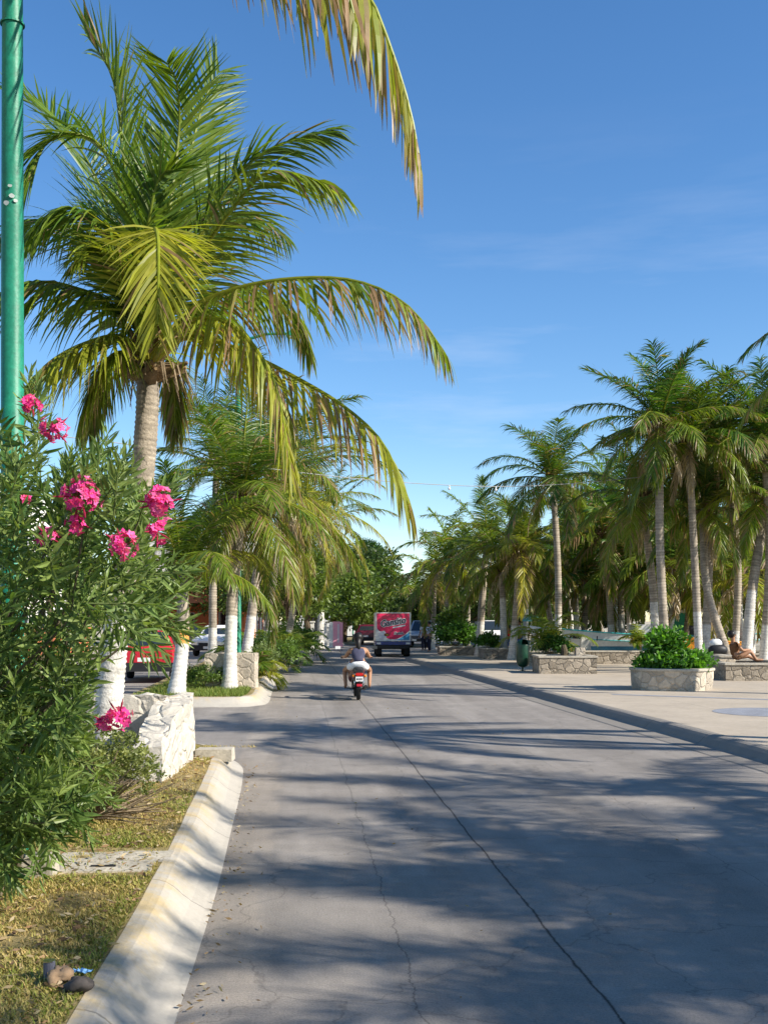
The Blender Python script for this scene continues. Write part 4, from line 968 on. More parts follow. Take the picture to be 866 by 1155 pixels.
# ------------------------------------------------------------ walls and planters
def rough_box(mb, x0, x1, y0, y1, z0, z1, amp=.02, step=.12, seed=0, ztop=None):
    "box with its faces divided and roughened; ztop(x,y) gives the top height"
    def lin(a, b): return np.linspace(a, b, max(2, int(abs(b - a) / step) + 1))
    def disp(p, nrm):
        w_ = mnoise.noise(Vector((p[0] * 4 + seed, p[1] * 4, p[2] * 4))) * amp + mnoise.noise(Vector((p[0] * 11, p[1] * 11 + seed, p[2] * 11))) * amp * .5
        w2 = mnoise.noise(Vector((p[0] * 4, p[1] * 4 + seed + 9, p[2] * 4))) * amp; w3 = mnoise.noise(Vector((p[0] * 4, p[1] * 4, p[2] * 4 + 19 + seed))) * amp
        return (p[0] + w_, p[1] + w2, p[2] + (w3 if p[2] > z0 + .01 else 0))
    def face(fu, fv, fn):
        A = [[disp(fn(u, v), None) for v in fv] for u in fu]; nu, nv = len(fu), len(fv)
        mb.add(np.array(A).reshape(-1, 3), [(i * nv + j, (i + 1) * nv + j, (i + 1) * nv + j + 1, i * nv + j + 1) for i in range(nu - 1) for j in range(nv - 1)])
    zt = ztop or (lambda x, y: z1)
    X, Y_, Z = lin(x0, x1), lin(y0, y1), lin(0, 1) if False else np.linspace(0, 1, max(2, int((z1 - z0) / step) + 1))
    face(X, Z, lambda x, z: (x, y0, z0 + (zt(x, y0) - z0) * z)); face(X, Z, lambda x, z: (x, y1, z0 + (zt(x, y1) - z0) * z))
    face(Y_, Z, lambda y, z: (x0, y, z0 + (zt(x0, y) - z0) * z)); face(Y_, Z, lambda y, z: (x1, y, z0 + (zt(x1, y) - z0) * z))
    face(X, Y_, lambda x, y: (x, y, zt(x, y)))

t = thing('stone_planter', 'broken whitewashed stone planter around the foot of the largest palm', 'planter', (-3.1, 12, .19))
mb = MB(); zf = lambda x, y: .93 + .04 * mnoise.noise(Vector((x * 6, y * 6, 0)))
zr = lambda x, y: np.interp(y, [10.9, 11.4, 12.0, 12.9], [.5, .7, .86, .92]) + .03 * mnoise.noise(Vector((x * 7, y * 7, 2)))
rough_box(mb, -2.50, -2.2, 11.0, 12.8, .17, .93, .04, .09, 1, zr)
rough_box(mb, -4.3, -2.25, 12.82, 13.1, .17, .93, .04, .1, 2, zf)
rough_box(mb, -4.5, -4.2, 10.6, 12.8, .17, .9, .03, .12, 3)
mb.build('wall', Mt['stone_white'], t, (-3.1, 12, .19))
mb = MB(); mb.add([(-4.3, 10.4, .22), (-2.4, 10.4, .22), (-2.4, 12.9, .22), (-4.3, 12.9, .22)], [(0, 1, 2, 3)]); mb.build('soil', Mt['soil'], t, (-3.1, 12, .19))
# concrete strip in front of the planter, near the opening
mb = MB(); rough_box(mb, -2.2, -1.78, 12.95, 13.25, .15, .29, .01, .1, 4); tag(mb.build('concrete_edging', Mt['concrete']), 'short pale concrete edging from the stone planter to the kerb', 'edging')
# pale block on the far median
b_ = G(256, 779, .19); mb = MB(); rough_box(mb, b_[0] - .62, b_[0] + .55, b_[1] + .75, b_[1] + 1.5, .17, 1.02, .03, .12, 6)
tag(mb.build('stone_block', Mt['stone_pale']), 'square pale rubble-stone block behind the leaning palm on the far median', 'stone block')

def planter(label, px0, px1, pyt, pyb, depth, m='stone', rot=0, cap=True, group='stone planters on the plaza', zb=.154):
    Y = (H - zb) * F / (pyb - 700); x0, x1 = (px0 - 433) * Y / F, (px1 - 433) * Y / F; zt = H - (pyt - 700) * Y / F
    t = thing('stone_planter', label, 'planter', ((x0 + x1) / 2, Y, zb), rot, group)
    w_ = (x1 - x0) / 2; mb = MB(); th = .22
    rough_box(mb, -w_, w_, 0, th, 0, zt - zb - .05, .012, .15, px0); rough_box(mb, -w_, -w_ + th, th, depth, 0, zt - zb - .05, .012, .15, px0)
    rough_box(mb, w_ - th, w_, th, depth, 0, zt - zb - .05, .012, .15, px0); rough_box(mb, -w_, w_, depth, depth + th, 0, zt - zb - .05, .012, .15, px0)
    mb.build('wall', Mt[m], t)
    if cap:
        mb = MB(); z0 = zt - zb - .052; c = .03
        for a in ((-w_ - c, w_ + c, -c, th + c), (-w_ - c, w_ + c, depth - c, depth + th + c), (-w_ - c, -w_ + th + c, th + c, depth - c), (w_ - th - c, w_ + c, th + c, depth - c)):
            mb.box(a[0], a[1], a[2], a[3], z0, z0 + .055)
        mb.build('coping', Mt['concrete'], t)
    mb = MB(); mb.box(-w_ + th, w_ - th, th, depth, 0, max(.1, zt - zb - .12)); mb.build('soil', Mt['soil'], t)
    return t
planter('low rectangular stone planter nearest the kerb, right of the litter bin', 608, 673, 740, 760, 1.4)
planter('stone planter directly behind the litter bin holding the young palm', 592, 646, 736, 750.5, 2.2)
planter('stone planter left of the litter bin, under two leaning palms', 545, 598, 731, 743.5, 2.5)
planter('farthest stone planter, under the first white-trunked palm beside the road', 496, 562, 729, 739.5, 2.2)
planter('pale stone planter under the forked palm trunks', 790, 829, 739.5, 765, 2.8, m='stone_pale')
planter('stone planter holding the right edge palms, where a person sits', 818, 905, 748, 768, 3.2)
# low seat walls
def seat_wall(label, px0, px1, pyt, pyb, m='stone'):
    zb = .154; Y = (H - zb) * F / (pyb - 700); x0, x1 = (px0 - 433) * Y / F, (px1 - 433) * Y / F; zt = H - (pyt - 700) * Y / F
    t = thing('seat_wall', label, 'low wall', ((x0 + x1) / 2, Y, zb), 0, 'low seat walls'); w_ = (x1 - x0) / 2
    mb = MB(); rough_box(mb, -w_, w_, 0, .35, 0, zt - zb - .05, .012, .15, px0); mb.build('wall', Mt[m], t)
    mb = MB(); mb.box(-w_ - .02, w_ + .02, -.03, .38, zt - zb - .052, zt - zb); mb.build('coping', Mt['concrete'], t)
seat_wall('long low stone wall in front of the boat', 648, 762, 734, 749)
seat_wall('low stone wall behind the seated person at the right edge', 835, 920, 737, 749)
# round planter
c_ = P(757, 752, 26.7); rp = thing('round_planter', 'round pale stone planter with a white rim near the kerb', 'planter', (c_[0], c_[1], .154))
mb = MB(); prof = [(.93, -.01), (.95, .1), (.965, .3), (.97, .46)]
th = np.linspace(0, 2 * PI, 61)[:-1]; v = []
for r_, z_ in prof:
    for a in th: k = r_ + .012 * mnoise.noise(Vector((math.cos(a) * 5, math.sin(a) * 5, z_ * 8))); v.append((k * math.cos(a), k * math.sin(a), z_))
mb.add(v, [(i * 60 + j, i * 60 + (j + 1) % 60, (i + 1) * 60 + (j + 1) % 60, (i + 1) * 60 + j) for i in range(3) for j in range(60)]); mb.build('wall', Mt['stone_pale'], rp)
mb = MB(); mb.lathe([(.8, .461), (1.0, .461), (1.005, .49), (1.0, .515), (.8, .52), (.78, .45)], 60); mb.build('rim', Mt['concrete'], rp)
mb = MB(); mb.lathe([(0.001, .47), (.79, .455)], 40); mb.build('soil', Mt['soil'], rp)

# slab with slot and small things on the lawn
a = G(120, 978, .2); t = thing('concrete_slab', 'pale concrete slab with a dark slot set in the lawn beside the kerb', 'slab', (a[0], a[1], .19), R(4))
mb = MB(); rough_box(mb, -.62, .3, -.12, .16, -.05, .012, .006, .08, 2); rough_box(mb, -.95, .38, .18, .5, -.05, .008, .012, .08, 8); mb.build('slab', Mt['concrete'], t)
mb = MB(); mb.box(-.1, .06, .0, .018, .01, .022); mb.build('slot', Mt['black'], t)
a = G(40, 990, .2); mb = MB(); rough_box(mb, a[0] - .12, a[0] + .1, a[1], a[1] + .2, .17, .32, .02, .06, 3); tag(mb.build('stone_block', Mt['concrete']), 'small pale concrete block half under the oleander leaves', 'stone block')
def rock(label, px, py, r, seed, m, name='stone'):
    q = G(px, py, .2) + (0, 0, r[2] * .6); mb = MB(); mb.ball((0, 0, 0), r, n=16, m=12); vv = mb.v[0]
    for i in range(len(vv)): vv[i] *= 1 + .75 * mnoise.noise(Vector(tuple(vv[i] * 17 + seed))) + .3 * mnoise.noise(Vector(tuple(vv[i] * 50 + seed)))
    mb.v[0] = vv; o = mb.build(name, m, smooth=True); o.location = tuple(q); o.rotation_euler = (.2, .3, seed); tag(o, label, 'stone')
rock('tan stone lying in the dry grass by the kerb', 68, 1110, (.06, .05, .05), 1.3, mat('tan_stone', (.3, .2, .12), .9, noise=12, var=.2))
rock('dark grey stone beside the tan stone', 88, 1118, (.065, .05, .038), 2.4, mat('dark_stone', (.07, .06, .055), .9, noise=12, var=.3))
q = G(56, 1103, .2); t = thing('tin_can', 'small dark tin can lying behind the tan stone', 'can', q)
mb = MB(); mb.tube([(0, 0, .0), (0, 0, .075)], [.026, .026], 14); mb.build('can_body', mat('dull_tin', (.12, .12, .15), .5, noise=20, var=.2), t)
mb = MB(); mb.tube([(0, 0, .075), (0, 0, .08)], [.028, .028], 14); mb.build('lid', Mt['chrome'], t)
q = G(93, 1100, .2); mb = MB(); rr = rng_(4); gx = np.linspace(-.045, .045, 8); gy = np.linspace(-.02, .02, 5)
mb.add([(x, y, .012 + rr.rand() * .018) for x in gx for y in gy], [(i * 5 + j, (i + 1) * 5 + j, (i + 1) * 5 + j + 1, i * 5 + j + 1) for i in range(7) for j in range(4)])
o = mb.build('wrapper', mat('blue_plastic', (.2, .42, .68), .35, noise=30, var=.2)); o.location = tuple(q); tag(o, 'crumpled light blue wrapper beside the stones', 'litter')

# ------------------------------------------------------------ lamp posts, wire, bin
def lamp_post(label, base, h, r, arm=None, seed=0):
    t = thing('lamp_post', label, 'lamp post', base, group='green lamp posts'); mb = MB()
    mb.tube([(0, 0, 0), (0, 0, .25), (0, 0, .26), (0, 0, h * .5), (0, 0, h)], [r * 1.5, r * 1.45, r, r * .93, r * .75], 20); mb.build('pole', Mt['green_paint'], t, smooth=True)
    if r > .06:
        M_chip = mat('chipped_paint', (.42, .46, .43), .8, noise=30, var=.2)
        for z_, a in ((4.55, -1.3), (4.5, -1.75), (4.62, -1.45), (4.52, -1.0)):
            mb = MB(); q = np.array((math.cos(a) * r * .99, math.sin(a) * r * .99, z_ + .02)); tg = np.array((-math.sin(a), math.cos(a), 0)); n_ = np.array((math.cos(a), math.sin(a), 0))
            s_ = .012 + .012 * rr.rand(); mb.poly([q + n_ * .004 + tg * s_ * math.cos(k) * (1 + .4 * rr.rand()) + np.array((0, 0, s_ * math.sin(k) * (.6 + rr.rand() * .6))) for k in np.linspace(0, 6.28, 9)[:-1]]); mb.build('paint_chip', M_chip, t)
    if r > .06:
        for z_ in (2.9, 5.8):
            mb = MB(); mb.tube([(0, 0, z_), (0, 0, z_ + .012)], [r * 1.03, r * 1.03], 20); mb.build('weld_band', Mt['green_paint'], t)
    mb = MB(); L = 1.4
    for s_ in ((-1, 1) if arm is None else (1,)):
        mb.tube([(0, 0, h - .1), (s_ * L * .5, 0, h + .1), (s_ * L, 0, h + .12)], [.04, .035, .03], 8)
    mb.build('arm', Mt['green_paint'], t)
    for s_ in ((-1, 1) if arm is None else (1,)):
        mb = MB(); mb.box(s_ * L - .28 + .1 * s_, s_ * L + .28 + .1 * s_, -.14, .14, h + .04, h + .2, taper=.6); lo = mb.build('lamp_head', Mt['green_paint'], t)
        mb = MB(); mb.box(s_ * L - .2 + .1 * s_, s_ * L + .2 + .1 * s_, -.1, .1, h + .0, h + .038); mb.build('diffuser', Mt['white'], lo)
lamp_post('near green lamp post with chipped paint at the left edge', P(14.5, 700, 7.8) * (1, 1, 0) + (0, 0, .19), 8.5, .082)
lamp_post('green lamp post behind the leaning palm on the far median', P(269, 700, 28.2) * (1, 1, 0) + (0, 0, .19), 8.8, .075, 1)
lamp_post('distant green lamp post over the trees near the maroon car', P(398, 700, 85) * (1, 1, 0) + (0, 0, .19), 3.6, .055, 1)
t = thing('string_wire', 'thin wire with small bulbs sagging across the road', 'wire', P(465, 545, 34))
wp_ = smooth_line([P(-60, 480, 24), P(135, 500, 26), P(300, 528, 29), P(465, 545, 32), P(600, 548, 34), P(750, 535, 36), P(866, 517, 37), P(1050, 480, 39)], 10)
mb = MB(); mb.tube(wp_, .011, 5); wo_ = mb.build('cable', mat('grey_cable', (.30, .30, .28), .6, noise=4, var=.1), t, P(465, 545, 34))
for k in (33, 37, 43, 50, 58, 65):
    q = wp_[k]; mb = MB(); mb.tube([q, q + (0, 0, -.07)], [.02, .02], 6); mb.ball(q + (0, 0, -.1), .04, n=8, m=6); mb.build('bulb', Mt['white'], t, P(465, 545, 34))

q = P(589.5, 756.5, 36.2); bt = thing('litter_bin', 'dark green capsule litter bin on a short post by the kerb', 'bin', (q[0], q[1], .154), R(8))
mb = MB(); mb.tube([(0, .05, 0), (0, .05, .3)], [.03, .03], 10); mb.lathe([(.1, .002), (.1, .015), (.001, .016)], 14, (0, .05, 0)); mb.build('post', Mt['bin'], bt)
mb = MB(); prof = [(.001, .12), (.08, .125), (.15, .16), (.2, .24), (.215, .34), (.215, .8), (.21, .86)]; mb.lathe(prof, 28); mb.build('body', Mt['bin'], bt, smooth=True)
mb = MB(); mb.lathe([(.222, .84), (.225, .86), (.19, .862)], 28); 
v = []; n = 28
for k, (r_, zz) in enumerate([(.22, .86), (.21, .93), (.17, .99), (.1, 1.03), (.001, 1.04)]):
    for j in range(n): a = j * 2 * PI / n; v.append((r_ * math.cos(a), r_ * math.sin(a), zz))
f_ = [(i * n + j, i * n + (j + 1) % n, (i + 1) * n + (j + 1) % n, (i + 1) * n + j) for i in range(4) for j in range(n) if not (i < 3 and 18 < j < 24)]
mb.add(v, f_); mb.build('lid', Mt['bin'], bt, smooth=True)
mb = MB(); mb.tube([(0, 0, .84), (0, 0, .85)], [.205, .205], 20); mb.build('liner', Mt['black'], bt)

# ------------------------------------------------------------ people
def skin_mesh(name, chains, sub=2):
    "chains: list of lists of (point, radius) ; branches given as (index of chain, index in chain) start"
    vs = []; es = []; rs = []; idx = []; roots = []
    for ch in chains:
        start, items = ch; ids = []
        prev = None
        if start is not None: prev = idx[start[0]][start[1]]
        for (p, r_) in items:
            vs.append(p); rs.append(r_); k = len(vs) - 1; ids.append(k)
            if prev is None: roots.append(k)
            else: es.append((prev, k))
            prev = k
        idx.append(ids)
    me = bpy.data.meshes.new('tmp'); me.from_pydata([tuple(v) for v in vs], es, []); o = bpy.data.objects.new('tmp', me); C.objects.link(o)
    md = o.modifiers.new('s', 'SKIN'); md.use_smooth_shade = True
    if not me.skin_vertices: me.skin_vertices.new()
    for k, r_ in enumerate(rs):
        sv = me.skin_vertices[0].data[k]; rr_ = r_ if isinstance(r_, tuple) else (r_, r_); sv.radius = rr_; sv.use_root = k in roots
    if sub: m2 = o.modifiers.new('u', 'SUBSURF'); m2.levels = sub; m2.render_levels = sub
    dg = bpy.context.evaluated_depsgraph_get(); dg.update()
    out = bpy.data.meshes.new_from_object(o.evaluated_get(dg)); out.name = name
    bpy.data.objects.remove(o); bpy.data.meshes.remove(me)
    return out
def body_part(name, me, m, parent):
    me.materials.clear(); me.materials.append(m); o = bpy.data.objects.new(name, me); C.objects.link(o); o.parent = parent; return o

def person(label, loc, rz, J, shirt=None, trousers=None, hairc='hair', hair='short', group=None, hat=None, sleeves=False, long=False, skinm='skin', scale=1.0):
    "J: dict of joints; mirrored suffix l/r"
    t = thing('person', label, 'person', loc, rz, group); t.scale = (scale,) * 3
    V = {k: np.array(v, float) for k, v in J.items()}
    hd = V['head']; nk = V['neck']; ch = V['chest']; pv = V['pelvis']; up = norm(hd - nk)
    ch_list = [(None, [(pv, .135), (pv * .5 + ch * .5, .12), (ch, .145), (ch * .4 + nk * .6, .085), (nk, .055), (nk * .4 + hd * .6, .068), (hd + up * .03, .098), (hd + up * .1, .07)])]
    for s in 'lr':
        hand = V['wri' + s] + norm(V['wri' + s] - V['elb' + s]) * .07
        ch_list.append(((0, 2), [(V['sho' + s], .062), (V['elb' + s], .042), (V['wri' + s], .028), (hand, .033)]))
        ch_list.append(((0, 0), [(V['hip' + s], .095), (V['kne' + s], .06), (V['ank' + s], .038), (V['toe' + s], .03)]))
    for s in 'lr':
        w_ = V['wri' + s]; fd = norm(w_ - V['elb' + s]); sd = norm(np.cross(fd, (0, 0, 1)) + 1e-4); dn = norm(np.cross(sd, fd)); dn = dn * (-1 if dn[2] > 0 else 1)
        for k in range(4):
            o_ = w_ + fd * .08 + sd * (k - 1.5) * .021; ll = (.03, .036, .033, .026)[k]
            ch_list.append((None, [(o_, .009), (o_ + fd * ll, .009), (o_ + fd * (ll + .01) + dn * ll * .8, .008), (o_ + fd * .005 + dn * ll * 1.5, .007)]))
        o_ = w_ + fd * .05 + sd * .03; ch_list.append((None, [(o_, .01), (o_ + sd * .02 + fd * .02 + dn * .01, .01), (o_ + sd * .02 + fd * .045 + dn * .02, .008)]))
    body_part('body', skin_mesh('body', ch_list), Mt[skinm], t)
    fwd = V.get('fwd', np.array((0, 1., 0)))
    mb = MB(); side = norm(np.cross(fwd, up)); c = hd + up * .03
    mb.ball(c + fwd * .098, (.014, .02, .022), n=8, m=6)
    for s in (-1, 1): mb.ball(c + side * s * .092 + up * .0, (.014, .02, .03), n=8, m=6)
    mb.build('face', Mt[skinm], t, smooth=True)
    mb = MB()
    for s in (-1, 1): mb.ball(c + fwd * .085 + side * s * .034 + up * .025, (.011, .008, .008), (.02, .02, .02), n=8, m=5)
    mb.build('eye', Mt['black'], t, smooth=True)
    # hair cap
    mb = MB(); mb.ball(c + up * .03 - fwd * .014, (.118, .12, .112), n=18, m=12)
    if hair == 'long':
        b = c - fwd * .09; mb.tube([b + fwd * .06 + up * .0, b + fwd * .02 - up * .06, b - up * .13, b - up * .25 + (.012, 0, 0), b - up * .36 + fwd * .02 + (.03, 0, 0)], [.06, .085, .062, .045, .01], 12)
    vv = mb.v[0]; keep = ((vv - c) @ fwd > .06) & ((vv - c) @ up < .075); vv[keep] = c + (vv[keep] - c) * .8
    mb.build('hair', Mt[hairc], t, smooth=True)
    if shirt is not None:
        L = [(None, [(pv + up * .02, .148), (pv * .5 + ch * .5, .132), (ch, .18 if sleeves else .205), (ch * .45 + nk * .55, .12 if sleeves else .15)])]
        for s in 'lr':
            if sleeves: L.append(((0, 2), [(V['sho' + s], .074), (V['sho' + s] * .35 + V['elb' + s] * .65, .06)]))
            else: L.append(((0, 2), [(V['sho' + s] * .7 + ch * .3 + up * .0, .09)]))
        body_part('shirt', skin_mesh('shirt', L), shirt, t)
    if trousers is not None:
        L = [(None, [(pv + up * .05, .145), (pv - up * .03, .155)])]
        for s in 'lr':
            if long: L.append(((0, 1), [(V['hip' + s], .11), (V['kne' + s], .075), (V['ank' + s], .055)]))
            else: L.append(((0, 1), [(V['hip' + s], .105), (V['hip' + s] * .5 + V['kne' + s] * .5, .085)]))
        body_part('trousers', skin_mesh('trousers', L), trousers, t)
    if hat is not None:
        mb = MB(); mb.lathe([(.19, 0), (.19, .01), (.11, .02), (.1, .1), (.06, .125), (.001, .13)], 18, tuple(c + up * .07)); mb.build('hat', hat, t, smooth=True)
    return t
def standing(dx=0.0, arm=.05):
    J = dict(head=(0, 0, 1.60), neck=(0, 0, 1.46), chest=(0, 0, 1.26), pelvis=(0, 0, .95))
    for s, k in (('l', -1), ('r', 1)):
        J['sho' + s] = (k * .19, 0, 1.39); J['elb' + s] = (k * .25, -.02, 1.12); J['wri' + s] = (k * .25, .08 + arm, .88)
        J['hip' + s] = (k * .1, 0, .86); J['kne' + s] = (k * .11, .03 + dx * k, .48); J['ank' + s] = (k * .12, -.02 + dx * k * 1.5, .08); J['toe' + s] = (k * .13, .13 + dx * k * 1.5, .03)
    return J
cloth = lambda n, c: mat(n, c, .9, noise=25, var=.15, spec=.1)
M_white = cloth('white_cotton', (.68, .68, .70)); M_tank = cloth('grey_blue_tank_top', (.07, .07, .11)); M_short = cloth('white_shorts', (.78, .78, .78)); M_red = cloth('red_cloth', (.5, .03, .03))
M_dark = cloth('dark_cloth', (.03, .03, .05)); M_blue = cloth('blue_cloth', (.05, .12, .4)); M_brown = cloth('brown_cloth', (.16, .08, .04)); M_straw = cloth('straw_hat', (.7, .62, .45))

# rider and motorcycle
yaw = math.atan(.0805)
mq = G(404.5, 790); mq[2] = .004
mc = thing('motorcycle', 'small motorcycle with red tail light and white number plate, ridden down the road', 'motorcycle', mq, yaw)
def wheel(parent, y, r, w_, name='wheel', x=0, hubc=None, tread=True):
    wd_ = MB(); th = np.linspace(0, 2 * PI, 29)[:-1]; ring = [(-.5 * w_, r * .72), (-.5 * w_, r * .93), (-.3 * w_, r), (.3 * w_, r), (.5 * w_, r * .93), (.5 * w_, r * .72)]
    v = [(x + o_, y + rr_ * math.cos(a), r + rr_ * math.sin(a)) for o_, rr_ in ring for a in th]; n = len(th)
    wd_.add(v, [(i * n + j, i * n + (j + 1) % n, ((i + 1) % 6) * n + (j + 1) % n, ((i + 1) % 6) * n + j) for i in range(6) for j in range(n)])
    ty = wd_.build(name, Mt['rubber'], parent, smooth=True)
    rb = MB(); rb.tube([(x - w_ * .35, y, r), (x + w_ * .35, y, r)], [r * .2, r * .2], 12)
    for k in range(5):
        a = k * 2 * PI / 5; c_, s_ = math.cos(a), math.sin(a)
        rb.tube([(x, y + c_ * r * .1, r + s_ * r * .1), (x, y + c_ * r * .74, r + s_ * r * .74)], [w_ * .16, w_ * .14], 6)
    for sgn in (-1, 1):
        rb.add([(x + sgn * w_ * .3, y + q_ * r * math.cos(a), r + q_ * r * math.sin(a)) for q_ in (.62, .75) for a in th], [(j, (j + 1) % n, n + (j + 1) % n, n + j) for j in range(n)])
    rb.build('rim', Mt['chrome'], ty)
    return ty
wheel(mc, 0.12, .27, .085); wheel(mc, 1.32, .27, .075)
mb = MB(); mb.tube([(0, .12, .27), (0, .55, .3), (0, .95, .42), (0, 1.12, .85)], [.03, .05, .05, .035], 8); mb.box(-.12, .12, .42, .78, .22, .46); mb.tube([(-.06, 1.12, .85), (-.05, 1.32, .27)], [.022, .022], 8); mb.tube([(.06, 1.12, .85), (.05, 1.32, .27)], [.022, .022], 8)
mb.tube([(-.09, .12, .27), (-.1, .45, .33)], [.025, .025], 6); mb.build('frame', Mt['black'], mc)
mb = MB(); mb.tube([(.13, .8, .25), (.15, .4, .24), (.15, -.05, .3), (.15, -.2, .32)], [.022, .035, .045, .04], 12); mb.build('exhaust', Mt['black'], mc, smooth=True)
def blob(mb, ys, col=(1, 1, 1)):    # ys: (y, halfwidth, z0, z1)
    v = []; n = 14
    for (y, w_, z0, z1) in ys:
        for j in range(n):
            a = j * 2 * PI / n; c_, s_ = math.cos(a), math.sin(a); c_ = math.copysign(abs(c_) ** .6, c_); s_ = math.copysign(abs(s_) ** .6, s_)
            v.append((w_ * c_, y, (z0 + z1) / 2 + (z1 - z0) / 2 * s_))
    K_ = len(ys); mb.add(v, [(i * n + j, (i + 1) * n + j, (i + 1) * n + (j + 1) % n, i * n + (j + 1) % n) for i in range(K_ - 1) for j in range(n)], col)
    for k in (0, K_ - 1): mb.poly([v[k * n + j] for j in range(n)], col)
mb = MB(); blob(mb, [(-.22, .07, .60, .70), (-.12, .1, .60, .74), (.15, .125, .62, .76), (.55, .12, .64, .76), (.72, .07, .66, .76)]); mb.build('seat', Mt['black'], mc, smooth=True)
mb = MB(); blob(mb, [(-.25, .09, .54, .62), (-.1, .13, .48, .63), (.3, .14, .42, .63), (.6, .1, .42, .64)]); blob(mb, [(.9, .07, .5, .72), (1.05, .2, .35, .85), (1.15, .2, .32, .9), (1.2, .05, .45, .8)]); mb.build('fairing', paint('dark_red_fairing', (.09, .01, .015)), mc, smooth=True)
mb = MB(); blob(mb, [(-.29, .085, .565, .625), (-.25, .09, .56, .63)]); mb.build('tail_light', mat('tail_light_red', (.5, .01, .01), .2, spec=.6, noise=30, var=.1), mc)
for s in (-1, 1):
    mb = MB(); mb.ball((s * .13, -.24, .56), (.035, .03, .03), n=10, m=7); mb.build('indicator', mat('amber_lens', (.7, .2, .02), .2, noise=30, var=.1), mc)
mb = MB(); mb.box(-.085, .085, -.292, -.286, .44, .545); pl = mb.build('number_plate', Mt['white'], mc)
mb = MB(); mb.box(-.065, -.04, -.294, -.2925, .47, .51)
for k in range(4): mb.box(-.03 + k * .025, -.014 + k * .025, -.294, -.2925, .47, .51)
mb.build('plate_figures', Mt['black'], pl)
mb = MB(); mb.tube([(0, -.2, .56), (0, -.27, .42), (0, -.26, .3), (0, -.2, .26)], [.09, .085, .075, .06], 8, squash=.4); mb.build('mudguard', Mt['black'], mc)
mb = MB(); mb.box(-.06, .06, -.305, -.29, .33, .385); mb.build('reflector', Mt['red'], mc)
for s in (-1, 1): mb = MB(); mb.ball((s * .1, -.1, .4), (.02, .05, .07), n=8, m=6); mb.build('shock_absorber', Mt['chrome'], mc)
mb = MB(); mb.tube([(-.36, .88, .93), (-.2, 1.0, .97), (0, 1.06, .93), (.2, 1.0, .97), (.36, .88, .93)], .014, 8); mb.tube([(0, 1.06, .93), (0, 1.1, .8)], .03, 8); mb.build('handlebar', Mt['black'], mc)
for s in (-1, 1):
    mb = MB(); mb.tube([(s * .3, .95, .95), (s * .38, .98, 1.08), (s * .42, .98, 1.14)], .007, 6); ball_c = (s * .43, .98, 1.16); mo = mb.build('mirror', Mt['black'], mc)
    mb = MB(); mb.box(s * .43 - .06, s * .43 + .06, .975, .985, 1.13, 1.2); mb.build('mirror_glass', Mt['white'] if s < 0 else Mt['glass'], mo)  # left glass is plain white: its bright reflection is put into the colour
for s in (-1, 1): mb = MB(); mb.tube([(s * .05, .5, .24), (s * .3, .5, .25)], .013, 6); mb.build('footrest', Mt['black'], mc)
J = dict(head=(.0, .27, 1.36), neck=(-.0, .24, 1.22), chest=(0, .2, 1.04), pelvis=(0, .1, .80))
for s, k in (('l', -1), ('r', 1)):
    J['sho' + s] = (k * .17, .22, 1.14); J['elb' + s] = (k * .27, .44, .97); J['wri' + s] = (k * .31, .80, .96)
    J['hip' + s] = (k * .12, .16, .78); J['kne' + s] = (k * .29, .58, .66); J['ank' + s] = (k * .27, .46, .30); J['toe' + s] = (k * .28, .62, .28)
J['fwd'] = (0, 1, 0)
rd = person('person in a grey-blue vest and white shorts with long black hair riding the motorcycle', mq, yaw, J, M_tank, M_short, hair='long', skinm='skin')

mb = None
def pp(px, Y, z=.154): q = P(px, 700, Y); q[2] = z; return q
person('person in a white shirt and dark trousers standing in front of the parked van', pp(478, 66, 0), .4, standing(.05), M_white, M_dark, sleeves=True, long=True, group='people on the plaza')
person('person in white standing left of the farthest planter, facing the road', pp(484, 64, 0), 2.2, standing(-.04), cloth('pale_cloth', (.5, .52, .6)), M_dark, sleeves=True, long=True, group='people on the plaza')
person('person in a white shirt and white trousers behind the young palm', pp(603, 46), 2.8, standing(.08), M_white, M_white, sleeves=True, long=True, group='people on the plaza')
person('person in a white shirt hidden behind the yellow-fronded palm trunk', pp(586, 50), 1.2, standing(.03), M_white, M_blue, sleeves=True, long=True, group='people on the plaza')
person('person in white bending near the boat bow behind the young palm', pp(625, 47), 1.4, standing(.06), M_white, M_white, sleeves=True, long=True, group='people on the plaza', scale=.9)
person('person in a red shirt behind the bow planter trunks, next to the blue litter', pp(574, 56), .2, standing(.0), M_red, M_blue, sleeves=True, long=True, group='people on the plaza', scale=.8)
person('person in a pale shirt and straw hat standing behind the boat', pp(724.5, 49), 3.0, standing(.0), cloth('cream_cloth', (.5, .45, .33)), M_dark, sleeves=True, long=True, hat=M_straw, group='people on the plaza')
person('person in a red shirt and green skirt standing right of the green stall', pp(801, 48, .9), 2.6, standing(.02), M_red, cloth('green_cloth', (.03, .2, .1)), sleeves=True, long=True, group='people on the plaza', scale=.8)
# seated person on the planter wall
J = dict(head=(-.10, -.02, .66), neck=(-.07, 0, .52), chest=(-.04, 0, .34), pelvis=(0, 0, .1), fwd=(1, 0, 0))
for s, k in (('l', -1), ('r', 1)):
    J['sho' + s] = (-.03, k * -.17, .45); J['elb' + s] = (.12, k * -.24, .26); J['wri' + s] = (.3, k * -.12, .28)
    J['hip' + s] = (.05, k * -.1, .08); J['kne' + s] = (.38, k * -.12, .24 if k > 0 else .1); J['ank' + s] = (.55 + .1 * (k < 0), k * -.1, -.0 if k > 0 else -.02); J['toe' + s] = (.72 + .1 * (k < 0), k * -.1, 0.0)
sp_ = P(829, 747, 31.2); sp_[2] = .70
person('person in brown clothes with black hair sitting on the planter wall at the right', sp_, 0, J, M_brown, cloth('tan_shorts', (.2, .11, .06)), sleeves=True)

